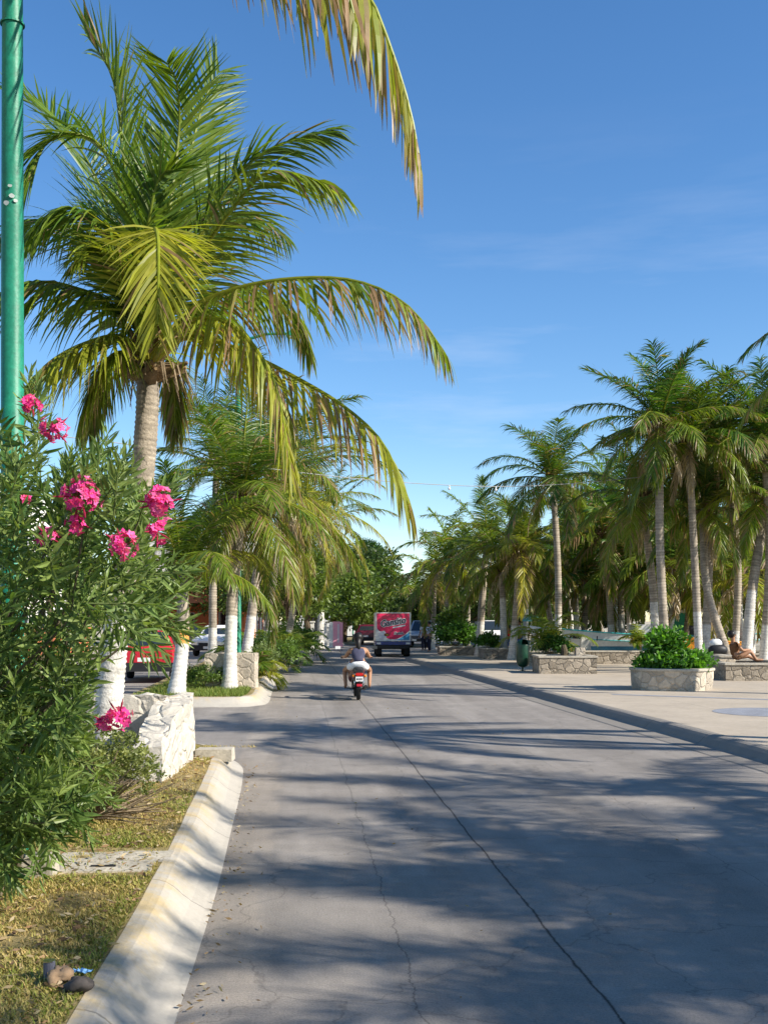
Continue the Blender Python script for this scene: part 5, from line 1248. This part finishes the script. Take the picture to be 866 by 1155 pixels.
# ------------------------------------------------------------ vehicles
def loft_body(mb, st):
    "stations (y, zbottom, zbelt, ztop, w, wtop)"
    v = []
    for (y, zb, zl, zt, w_, wt) in st:
        pr = [(w_ * .88, zb), (w_ * .98, zb + .1), (w_, (zb + zl) / 2), (w_ * .97, zl), (wt, zt - .03), (wt * .8, zt)]
        v += [(x, y, z) for x, z in pr] + [(-x, y, z) for x, z in pr[::-1]]
    n = 12; K_ = len(st)
    mb.add(v, [(i * n + j, i * n + (j + 1) % n, (i + 1) * n + (j + 1) % n, (i + 1) * n + j) for i in range(K_ - 1) for j in range(n)])
    for k in (0, K_ - 1): mb.poly([v[k * n + j] for j in range(n)])
def quad_panel(mb, a, b, c, d, off, inset=.08):
    P4 = [np.array(q, float) for q in (a, b, c, d)]; cen = sum(P4) / 4; n_ = norm(np.cross(P4[1] - P4[0], P4[3] - P4[0]))
    out = np.array(off, float); s_ = 1 if np.dot(n_, out) > 0 else -1
    q = [p + (cen - p) * inset + n_ * s_ * .012 for p in P4]
    q2 = [p - n_ * s_ * .03 for p in q]
    mb.add(q + q2, [(0, 1, 2, 3), (0, 4, 5, 1), (1, 5, 6, 2), (2, 6, 7, 3), (3, 7, 4, 0)])
def car(label, loc, rz, paint_m, kind='sedan', name='parked_car', cat='car', sc=1.0, group=None, bumper='black'):
    t = thing(name, label, cat, loc, rz, group); t.scale = (sc,) * 3
    if kind == 'sedan':
        st = [(-2.05, .35, .8, .86, .76, .62), (-1.95, .28, .86, .92, .8, .68), (-1.45, .26, .88, .95, .82, .68), (-.95, .26, .9, 1.36, .82, .58), (.1, .26, .9, 1.40, .82, .6), (.85, .26, .88, .96, .82, .68), (1.8, .28, .76, .82, .8, .68), (2.0, .36, .66, .7, .72, .6)]
    elif kind == 'hatch':
        st = [(-1.75, .4, .88, .95, .76, .66), (-1.68, .32, .92, 1.0, .8, .66), (-1.35, .3, .93, 1.42, .81, .62), (.2, .3, .92, 1.46, .81, .62), (.85, .3, .9, .98, .81, .66), (1.6, .32, .8, .84, .78, .64), (1.8, .4, .7, .73, .7, .6)]
    else:
        st = [(-2.1, .45, 1.15, 1.75, .84, .72), (-2.05, .42, 1.15, 1.85, .86, .74), (1.0, .42, 1.15, 1.9, .86, .74), (1.5, .42, 1.05, 1.15, .86, .76), (2.05, .45, .95, 1.02, .84, .74), (2.15, .5, .85, .9, .78, .7)]
    mb = MB(); loft_body(mb, st); bd = mb.build('body', paint_m, t)
    roof = [i for i, s_ in enumerate(st) if s_[3] > 1.3]; a, b_ = roof[0], roof[-1]
    # windscreen and rear window
    def edge(i, top): s_ = st[i]; return (s_[5] * .8, s_[0], s_[3]) if top else (s_[5] * .95, s_[0], s_[3] - .01)
    f0, f1 = st[b_], st[b_ + 1]; mb = MB(); quad_panel(mb, (-f0[5] * .9, f0[0], f0[3] - .02), (f0[5] * .9, f0[0], f0[3] - .02), (f1[5] * .92, f1[0], f1[3]), (-f1[5] * .92, f1[0], f1[3]), (0, 1, 1)); mb.build('windscreen', Mt['glass'], t)
    r1 = st[a]; r0 = st[a - 1] if a > 0 else st[a]; mb = MB()
    if a > 0 and r1[3] - r0[3] > .2: quad_panel(mb, (-r1[5] * .9, r1[0], r1[3] - .02), (r1[5] * .9, r1[0], r1[3] - .02), (r0[5] * .92, r0[0], r0[3]), (-r0[5] * .92, r0[0], r0[3]), (0, -1, 1))
    else: quad_panel(mb, (-.68, st[0][0], 1.68), (.68, st[0][0], 1.68), (.74, st[0][0], 1.18), (-.74, st[0][0], 1.18), (0, -1, 0))
    mb.build('rear_window', Mt['glass'], t)
    for s in (-1, 1):
        y0, y1 = st[a][0] + .08, st[b_][0] + .1; m_ = (y0 + y1) / 2
        for (u0, u1) in ((y0, m_ - .04), (m_ + .04, y1)):
            mb = MB(); zl = st[a][2] + .03; zt = st[a][3] - .08; w0 = st[a][4] * .97; w1 = st[a][5] + .02
            quad_panel(mb, (s * w0, u0, zl), (s * w0, u1, zl), (s * w1, u1, zt), (s * w1, u0, zt), (s, 0, 0), .03); mb.build('side_window', Mt['glass'], t)
    for y in (st[0][0] + .72, st[-1][0] - .75):
        for s in (-1, 1): wheel(t, y, .3 if kind != 'van' else .36, .19, x=s * .72)
    yb, yf = st[0][0], st[-1][0]; zb = st[1][1]
    mb = MB(); mb.box(-.8, .8, yb - .1, yb + .06, zb, zb + .24); mb.build('rear_bumper', Mt[bumper], t)
    mb = MB(); mb.box(-.78, .78, yf - .05, yf + .1, zb, zb + .24); mb.build('front_bumper', Mt[bumper], t)
    hz = st[-1][2] - .08; tz = st[0][2] - .12
    for s in (-1, 1):
        mb = MB(); mb.box(s * .6 - .14, s * .6 + .14, yf - .06, yf + .03, hz - .08, hz + .06); mb.build('headlight', Mt['chrome'], t)
        mb = MB(); mb.box(s * .64 - .1, s * .64 + .1, yb - .03, yb + .05, tz - .1, tz + .08); mb.build('tail_light', mat('rear_lens', (.35, .01, .01), .25, noise=20, var=.1), t)
    mb = MB(); mb.box(-.42, .42, yf - .04, yf + .02, hz - .07, hz + .04); mb.build('grille', Mt['black'], t)
    for y, z_ in ((yb - .105, zb + .32 if kind != 'van' else zb + .1), (yf + .105, zb + .12)):
        mb = MB(); mb.box(-.17, .17, y - .006, y + .006, z_ - .05, z_ + .06); mb.build('number_plate', Mt['white'], t)
    return t
q = G(157, 770.5); q[2] = .002
car('red hatchback seen from behind on the left street, half hidden by oleander leaves', (q[0], q[1] + 1.7, 0), yaw + .02, Mt['red'], 'hatch', sc=1.06)
q = G(238, 740.5)
car('white saloon with a dark bumper facing us on the left street', (q[0] + .1, q[1] + 2.0, 0), PI + yaw - .18, Mt['white'], 'sedan', sc=1.12)
q = G(417, 727.5)
car('maroon car seen from behind left of the delivery truck', (q[0], q[1] + 2.0, 0), yaw - .2, Mt['maroon'], 'sedan', sc=1.1)
q = G(473, 731)
car('pale blue-grey van parked in the shade right of the delivery truck', (q[0] + .7, q[1] + 2.5, 0), PI - .5, Mt['paleblue'], 'van', name='parked_van', cat='van', sc=.95)
q = G(557, 731)
car('white off-road car seen head-on between the two white palm trunks', (q[0] - .1, q[1] + 2.2, .1), PI + .1, Mt['white'], 'van', name='parked_car', sc=.9)
q = P(218, 732, 66)
car('dark car parked behind the white saloon on the left street', (-12.0, 68, 0), PI + .2, Mt['black'], 'hatch', sc=1.05)

# delivery truck
def text_mesh(body, size, ext, off=0.0, shear=0.0):
    cu = bpy.data.curves.new('txt', 'FONT'); cu.body = body; cu.size = size; cu.extrude = ext; cu.offset = off; cu.shear = shear; cu.align_x = 'CENTER'; cu.align_y = 'CENTER'; cu.resolution_u = 3
    o = bpy.data.objects.new('txt', cu); C.objects.link(o); dg = bpy.context.evaluated_depsgraph_get(); dg.update()
    me = bpy.data.meshes.new_from_object(o.evaluated_get(dg)); bpy.data.objects.remove(o); return me
def text_obj(name, body, size, m, parent, loc, rot=0.0, off=0.0, shear=0.0, ext=.004, sx=1.0, sz=1.0, yaw_=0):
    me = text_mesh(body, size, ext, off, shear); me.materials.clear(); me.materials.append(m); o = bpy.data.objects.new(name, me); C.objects.link(o); o.parent = parent
    o.location = loc; o.rotation_euler = (PI / 2, -rot, yaw_); o.scale = (sx, sz, 1); return o
q = G(443, 741)
tr = thing('delivery_truck', 'small box delivery truck with a bright pink rear panel reading Gansito', 'truck', (q[0] + .02, q[1], 0), yaw * .5)
W2 = .87; zt0, zt1 = .78, 2.2
mb = MB(); mb.box(-W2, W2, 0, 2.9, zt0, zt1); bx_ = mb.build('cargo_box', Mt['white'], tr)
mb = MB()
for a in ((-W2, -W2 + .03, zt0, zt1), (W2 - .03, W2, zt0, zt1)): mb.box(a[0], a[1], -.02, -.002, a[2], a[3])
mb.box(-W2 + .032, W2 - .032, -.02, -.002, zt1 - .03, zt1); mb.box(-W2 + .032, W2 - .032, -.02, -.002, zt0, zt0 + .03); mb.build('door_frame', Mt['white'], bx_)
pn = MB(); pts = [(-.8, 2.12), (.8, 2.12), (.8, 1.28)]
arc = [(.8 - 1.25 * (1 - math.cos(a)) * 0 - k * .085, 1.26 - .36 * math.sin(min(PI / 2, k * .16))) for k, a in enumerate([0] * 11)]
poly_ = [(-.82, 2.15), (.8, 2.15)] + [(.8 - .1 * k, 1.3 - .42 * math.sin(k * PI / 2 / 8)) for k in range(9)] + [(-.15, .88), (-.3, .93), (-.4, 1.02), (-.46, 1.15), (-.6, 1.3), (-.8, 1.4)]
pn.poly([(x, -.008, z) for x, z in poly_][::-1]); rp_ = pn.build('rear_panel', Mt['pink'], tr)
mb = MB(); pl_ = [(.8, 1.26)] + [(.8 - .1 * k, 1.24 - .4 * math.sin(k * PI / 2 / 8)) for k in range(9)] + [(.8, .84)]
mb.poly([(x, -.006, z) for x, z in pl_][::-1]); mb.build('blue_swoosh', mat('blue_print', (.06, .28, .5), .4, noise=6, var=.15), rp_)
mb = MB()
for cx_, cz_, r_ in ((-.62, 1.15, .12), (-.48, 1.2, .1), (-.58, 1.02, .13), (-.42, 1.08, .12)): mb.poly([(cx_ + r_ * math.cos(a), -.0115 - r_ * .01, cz_ + r_ * math.sin(a)) for a in np.linspace(0, 2 * PI, 17)[:-1]][::-1])
mb.build('white_print', mat('white_print', (.75, .75, .8), .5, noise=10, var=.1), rp_)
mb = MB(); mb.poly([(-.33 + .13 * math.cos(a), -.015, 1.1 + .08 * math.sin(a)) for a in np.linspace(0, 2 * PI, 17)[:-1]][::-1]); mb.build('cake_print', mat('brown_print', (.16, .05, .02), .5, noise=10, var=.1), rp_)
mb = MB(); mb.poly([(-.3 + .08 * math.cos(a), -.017, 1.09 + .03 * math.sin(a)) for a in np.linspace(0, 2 * PI, 13)[:-1]][::-1]); mb.build('filling_print', mat('yellow_print', (.6, .35, .05), .5, noise=10, var=.1), rp_)
M_tw = mat('white_lettering', (.8, .8, .8), .5, noise=10, var=.03); M_tb = mat('black_lettering', (.012, .012, .02), .5, noise=10, var=.1)
text_obj('lettering_outline', 'Gansito', .45, M_tw, rp_, (-.02, -.016, 1.72), .17, off=.034, shear=.2, sx=.9, ext=.003)
text_obj('lettering', 'Gansito', .45, M_tb, rp_, (-.02, -.022, 1.72), .17, off=.005, shear=.2, sx=.9, ext=.003)
mb = MB(); mb.add([(-.02, -.014, 1.42), (.6, -.014, 1.53), (.6, -.014, 1.6), (-.02, -.014, 1.49)], [(0, 1, 2, 3)]); mb.build('print_strip', M_tw, rp_)
text_obj('small_lettering_outline', 'Marinela', .17, M_tw, rp_, (.27, -.016, 1.17), 0, off=.02, shear=.2, ext=.002, sx=.8)
text_obj('small_lettering', 'Marinela', .17, M_tb, rp_, (.27, -.021, 1.17), 0, off=.0, shear=.2, ext=.002, sx=.8)
mb = MB(); mb.box(-.86, .86, -.06, 3.0, .6, .76); mb.build('chassis', Mt['blue'], tr)
mb = MB(); mb.box(-.8, .8, -.1, .05, .42, .58); mb.build('rear_bumper', Mt['black'], tr)
mb = MB(); mb.box(-.6, .6, .4, 4.2, .38, .58); mb.build('underframe', Mt['black'], tr)
for s in (-1, 1):
    mb = MB(); mb.box(s * .72 - .1, s * .72 + .1, -.075, -.062, .63, .72); mb.build('tail_light', Mt['white'] if True else None, tr)
    for y in (.65, 3.9):
        wheel(tr, y, .33, .2 if y > 1 else .3, x=s * (.72 if y > 1 else .7))
    mb = MB(); mb.box(s * .7 - .14, s * .7 + .14, .18, .2, .14, .5); mb.build('mud_flap', Mt['rubber'], tr)
mb = MB(); st = [(3.0, .4, 1.2, 1.85, .84, .74), (3.9, .4, 1.2, 1.88, .84, .74), (4.4, .4, 1.1, 1.2, .84, .76), (4.9, .45, 1.0, 1.05, .8, .7)]; loft_body(mb, st); mb.build('cab', Mt['white'], tr)
mb = MB(); quad_panel(mb, (-.66, 3.9, 1.86), (.66, 3.9, 1.86), (.7, 4.4, 1.2), (-.7, 4.4, 1.2), (0, 1, 1)); mb.build('windscreen', Mt['glass'], tr)

# ------------------------------------------------------------ boats, stall, small things on the beach side
def boat(label, loc, rz, L, Bw, Hh, name='boat', cols=None, mats=None, letters=None, rim2=True):
    t = thing(name, label, 'boat', loc, rz, 'beached boats'); n = 26; hull = MB(); strip = MB(); keel = MB()
    secs = []
    for i in range(n):
        u = i / (n - 1); x = -L / 2 + L * u        # bow at -x
        wf = Bw / 2 * min(1, (math.sin(min(1, u / .55) * PI / 2)) ** .8 + .02); sheer = Hh * (1 + .38 * (1 - u) ** 2.2); rk = .35 * (1 - u) ** 3
        kz = .28 * Hh * (1 - min(1, u / .3)) ** 1.6
        secs.append([(x - rk * 1.6, wf * 1.0, sheer), (x - rk * 1.1, wf * .95, sheer * .7 + kz * .1), (x - rk * .6, wf * .84, Hh * .52 + kz * .45), (x - rk * .2, wf * .6, Hh * .2 + kz * .9), (x, .01, kz)])
    def strip_mesh(mb, a, b, push=0):
        for s in (-1, 1):
            v = []
            for sec in secs:
                for k in range(a, b + 1): x, w_, z = sec[k]; v.append((x, s * (w_ + push), z))
            m_ = b - a + 1; f = [(i * m_ + j, (i + 1) * m_ + j, (i + 1) * m_ + j + 1, i * m_ + j + 1) for i in range(n - 1) for j in range(b - a)]
            mb.add(v, f if s < 0 else [q_[::-1] for q_ in f])
    strip_mesh(hull, 0, 2); hull.add([(secs[-1][k][0], s * secs[-1][k][1], secs[-1][k][2]) for s in (-1,) for k in range(5)] + [(secs[-1][k][0], secs[-1][k][1], secs[-1][k][2]) for k in range(4, -1, -1)], [(0, k, k + 1, k + 1) for k in range(1, 9)])
    hull.build('hull', mats[0], t); strip_mesh(keel, 2, 4); keel.build('hull_bottom', mats[2], t)
    ins = MB(); v = []
    for sec in secs: x, w_, z = sec[0]; v += [(x + .04, -w_ * .9, z - .03), (x + .06, -w_ * .8, z * .45), (x + .06, w_ * .8, z * .45), (x + .04, w_ * .9, z - .03)]
    ins.add(v, [(i * 4 + j, (i + 1) * 4 + j, (i + 1) * 4 + j + 1, i * 4 + j + 1) for i in range(n - 1) for j in range(3)]); ins.build('inner_hull', mats[0], t)
    for s in (-1, 1): mb = MB(); mb.tube([(sec[0][0], s * sec[0][1], sec[0][2]) for sec in secs], .03, 6); mb.build('gunwale', mats[1], t)
    if rim2:
        for s in (-1, 1): mb = MB(); mb.tube([(sec[1][0], s * (sec[1][1] + .005), sec[1][2]) for sec in secs], .022, 6); mb.build('rubbing_strake', mats[1], t)
    for u in (.35, .6, .82):
        sec = secs[int(u * (n - 1))]; mb = MB(); mb.box(sec[0][0] - .12, sec[0][0] + .12, -sec[0][1] * .88, sec[0][1] * .88, sec[0][2] - .2, sec[0][2] - .15); mb.build('thwart', mats[0], t)
    return t, secs
M_tq = mat('turquoise_paint', (.06, .38, .38), .45, noise=8, var=.12); M_db = mat('blue_hull_paint', (.03, .16, .28), .5, noise=[2, 12], var=.2); M_hw = mat('white_hull', (.62, .63, .6), .4, noise=[1, 10], var=.1)
bt_, secs = boat('white fishing boat with turquoise trim and blue bottom drawn up behind the low wall', (P(702, 700, 45)[0], 45.2, .3), -.04, 5.4, 1.6, .9, mats=(M_hw, M_tq, M_db))
text_obj('lettering', 'Maki', .24, M_tb, bt_, (-1.97, -.64, .86), -.05, sx=1.05, shear=.15, off=.012, yaw_=-.35); text_obj('lettering', 'I', .24, M_tb, bt_, (-1.12, -.80, .78), -.05, off=.01, yaw_=-.15)
mb = MB(); mb.box(.35, 1.15, -.35, .35, .5, 1.35); mb.build('console', Mt['white'], bt_)
mb = MB(); mb.box(2.75, 2.95, -.15, .15, .6, 1.3); mb.tube([(2.9, 0, .7), (2.95, 0, .1)], .06, 8); mb.build('outboard_motor', Mt['black'], bt_)
boat('second white boat with a turquoise edge lying behind the first', (P(800, 700, 54)[0], 54, .16), .1, 5.5, 1.7, 1.0, mats=(M_hw, M_tq, M_hw))
M_or = mat('orange_hull', (.6, .24, .02), .4, noise=4, var=.15)
boat('small orange-brown boat with a white bottom between the forked and leaning palm trunks', (P(808, 700, 43)[0], 43, .35), .15, 2.3, .9, .62, mats=(M_or, M_or, M_hw), rim2=False)
# bollard in front of the boat
q = P(659.5, 734, 43.6); mb = MB(); mb.box(-.25, .25, -.2, .2, 0, 1.0, taper=.62)
o = mb.build('concrete_bollard', mat('whitewash', (.5, .48, .42), .9, noise=6, var=.12)); o.location = (q[0], q[1], .154); tag(o, 'tapering pale concrete bollard standing in front of the boat lettering', 'bollard')
q = P(641, 741, 37.5); mb = MB(); rough_box(mb, -.13, .16, -.1, .15, 0, .32, .01, .1, 3); o = mb.build('stone_block', Mt['stone_pale']); o.location = (q[0], 35.4, .62); tag(o, 'small pale stone block on the rectangular planter nearest the kerb', 'stone block')
mb = MB(); mb.tube([(0, 0, 0), (.02, 0, .2), (-.03, 0, .42)], [.14, .11, .08], 9, (.1, .08, .05)); o = mb.build('tree_stump', Mt['bark']); o.location = (P(636, 700, 35.5)[0], 35.5, .6); tag(o, 'dark cut tree stump on the rectangular planter nearest the kerb', 'stump')
# green stall
q = P(770, 716, 50); st_ = thing('market_stall', 'green-sided stall with a grey flat roof behind the plaza palms', 'stall', (q[0], q[1], .154))
M_gp = mat('green_tarpaulin', (.01, .17, .09), .5, noise=[2, 9], var=.2, bump=.4, bscale=6)
mb = MB(); mb.box(-.75, .75, 0, 1.2, .95, 2.0); mb.build('side_panel', M_gp, st_)
mb = MB(); mb.box(-.85, .85, -.1, 1.3, 2.003, 2.12); mb.build('roof', Mt['concrete'], st_)
for sx_ in (-.7, .7):
    for sy_ in (.06, 1.14): mb = MB(); mb.box(sx_ - .03, sx_ + .03, sy_ - .03, sy_ + .03, 0, .948); mb.build('leg', Mt['chrome'], st_)
mb = MB(); mb.box(-.72, .72, .1, 1.1, .55, .6); mb.build('shelf', Mt['concrete'], st_)
rr = rng_(8)
for k, c in enumerate([(.7, .7, .7), (.03, .03, .03), (.5, .05, .05), (.1, .4, .35)]):
    o = MB(); o.box(-.12, .12, -.1, .1, 0, .2 + .1 * rr.rand(), taper=.85); ob = o.build('crate', mat('crate_%s' % ['white', 'black', 'red', 'green'][k], c, .6, noise=20, var=.2)); ob.location = (q[0] - .5 + k * .32, q[1] + .5, .755)
    tag(ob, ['white', 'black', 'red', 'turquoise'][k] + ' tapered container on the shelf of the green stall', 'container')
# bag on the pale planter
q = P(809, 738, 33.2); bg = thing('bag', 'black and white bag resting on the pale planter under the leaning palm', 'bag', (q[0], q[1], .76))
mb = MB(); mb.ball((0, 0, .16), (.3, .17, .18), n=16, m=10); mb.build('bag_body', Mt['black'], bg, smooth=True)
mb = MB(); mb.ball((-.05, .05, .36), (.2, .14, .15), n=14, m=9); mb.build('bag_top', Mt['white'], bg, smooth=True)
mb = MB(); mb.tube([(-.2, 0, .25), (-.1, 0, .5), (.1, 0, .5), (.2, 0, .25)], .015, 6); mb.build('strap', Mt['black'], bg)
# turquoise umbrella-like cover above the people
q = P(599, 697, 50); um = thing('parasol', 'small turquoise parasol above the person in white', 'parasol', (q[0], q[1], .154))
mb = MB(); mb.tube([(0, 0, 0), (0, 0, 1.85)], .02, 8); mb.build('pole', Mt['chrome'], um)
mb = MB(); mb.lathe([(.5, 1.62), (.3, 1.8), (.001, 1.92)], 8, (0, 0, 0)); mb.lathe([(.49, 1.61), (.29, 1.78), (.001, 1.9)], 8); mb.build('canopy', mat('turquoise_cloth', (.15, .5, .55), .8, noise=6, var=.1), um)
# pink pillar beside the median
q = G(379, 729.5, .19); pk_ = thing('advertising_pillar', 'pink and white advertising pillar beside the kerb of the far median', 'pillar sign', (q[0], q[1], .192), yaw)
mb = MB(); mb.box(-.18, .42, 0, .3, 0, 1.55); mb.build('pink_panel', mat('pale_pink', (.85, .38, .46), .5, noise=4, var=.1), pk_)
mb = MB(); mb.box(-.42, -.182, .02, .3, 0, 1.52); mb.build('white_panel', Mt['white'], pk_)
mb = MB(); mb.box(.08, .2, -.012, -.002, .25, 1.4); mb.build('pale_stripe', mat('stripe_white', (.75, .6, .62), .5, noise=6, var=.08), pk_)
for i, (px, Y, h) in enumerate([(352, 64, 1.5), (366.5, 68, 1.4), (369.5, 70, 1.2)]):
    q = P(px, 700, Y); mb = MB(); mb.box(-.12, .12, -.12, .12, 0, h, taper=.9); mb.box(-.16, .16, -.16, .16, h + .002, h + .08)
    o = mb.build('white_post', Mt['plaster']); o.location = (q[0], q[1], .19); tag(o, 'squat white post on the median, ' + ['left of the tall palm', 'between the tall palm and the pink pillar', 'just left of the pink pillar'][i], 'post', 'white posts on the median')
# yellow sign on the far pavement
q = P(181, 726, 40); ys_ = thing('yellow_sign', 'small yellow sign board behind the oleander tips on the left street', 'sign', (q[0], q[1], 0))
mb = MB(); mb.tube([(0, 0, 0), (0, 0, .85)], .03, 8); mb.build('post', Mt['chrome'], ys_)
mb = MB(); mb.box(-.22, .22, -.02, .02, .7, 1.2); mb.build('board', mat('yellow_board', (.75, .45, .02), .5, noise=6, var=.1), ys_)

# ------------------------------------------------------------ buildings
def building(label, x0, x1, y0, y1, floors, fh, wall_m, base_m, seed, group='buildings of the left street', door_side=1):
    t = thing('building', label, 'building', ((x0 + x1) / 2, (y0 + y1) / 2, .15), 0, group); ox, oy = (x0 + x1) / 2, (y0 + y1) / 2; a, b_ = (x1 - x0) / 2, (y1 - y0) / 2
    h = floors * fh; mb = MB(); mb.box(-a, a, -b_, b_, fh, h); mb.build('upper_wall', wall_m, t)
    mb = MB(); mb.box(-a + .02, a - .02, -b_ + .02, b_ - .02, 0, fh - .002); mb.build('ground_floor_wall', base_m, t)
    mb = MB(); mb.box(-a - .12, a + .12, -b_ - .12, b_ + .12, h + .002, h + .35); mb.build('roof', wall_m, t)
    def win(cx, cy, nx, ny, z, w_, hh, nm='window'):
        M = Matrix.Translation((cx, cy, z)) @ Matrix.Rotation(math.atan2(ny, nx) + PI / 2, 4, 'Z')
        fr_ = MB()
        for q_ in ((-w_ / 2 - .06, -w_ / 2, -.05, .03, -.06, hh + .06), (w_ / 2, w_ / 2 + .06, -.05, .03, -.06, hh + .06), (-w_ / 2, w_ / 2, -.05, .03, -.06, 0), (-w_ / 2, w_ / 2, -.05, .03, hh, hh + .06)): fr_.box(*q_, M=M)
        fo_ = fr_.build(nm, Mt['white'], t); g = MB(); g.box(-w_ / 2, w_ / 2, -.02, .03, 0, hh, M=M); g.build('pane', Mt['glass'], fo_)
    for f in range(floors):
        for y in np.arange(-b_ + 1.6, b_ - .8, 2.8): win(a, y, 1, 0, f * fh + (.95 if f else .1), 1.3, 1.25 if f else 2.1, 'window' if f else 'shopfront')
        for x in np.arange(-a + 1.5, a - .8, 2.8): win(x, -b_, 0, -1, f * fh + (.95 if f else .1), 1.3, 1.25 if f else 2.1, 'window' if f else 'shopfront')
    return t, (ox, oy, a, b_)
building('white two-storey building along the left street, seen through the oleander', -27, -16.8, 36, 62, 2, 3.6, Mt['plaster'], Mt['plaster'], 1)
bt2, (ox, oy, a, b_) = building('white building over an orange ground-floor terrace at the bend of the left street', -19, -9.6, 82, 92, 2, 3.9, Mt['plaster'], Mt['coral'], 2)
# orange terrace in front of it
mb = MB(); mb.box(-a, a, -b_ - 3.2, -b_ - .05, 2.9, 3.5); mb.build('terrace_slab', Mt['coral'], bt2)
for k in range(5):
    x = -a + .4 + k * (2 * a - .8) / 4; mb = MB(); mb.box(x - .28, x + .28, -b_ - 3.0, -b_ - 2.45, 0, 2.898); mb.build('column', Mt['coral'], bt2)
mb = MB(); mb.box(-a, a, -b_ - 3.1, -b_ - 3.0, 3.51, 4.3); mb.build('parapet', Mt['coral'], bt2)
building('low pale building behind the median trees', -9.3, -3, 120, 130, 2, 3.4, Mt['plaster'], Mt['plaster'], 3)
building('distant pale building beyond the end of the road', 8, 24, 150, 162, 2, 3.6, Mt['plaster'], Mt['plaster'], 4)
mb = MB(); mb.box(-15.1, -14.9, 42, 56, .155, 1.35); mb.box(-15.2, -14.8, 42 - .05, 56.05, 1.353, 1.45); tag(mb.build('garden_wall', Mt['coral']), 'low orange garden wall in front of the white building', 'wall')
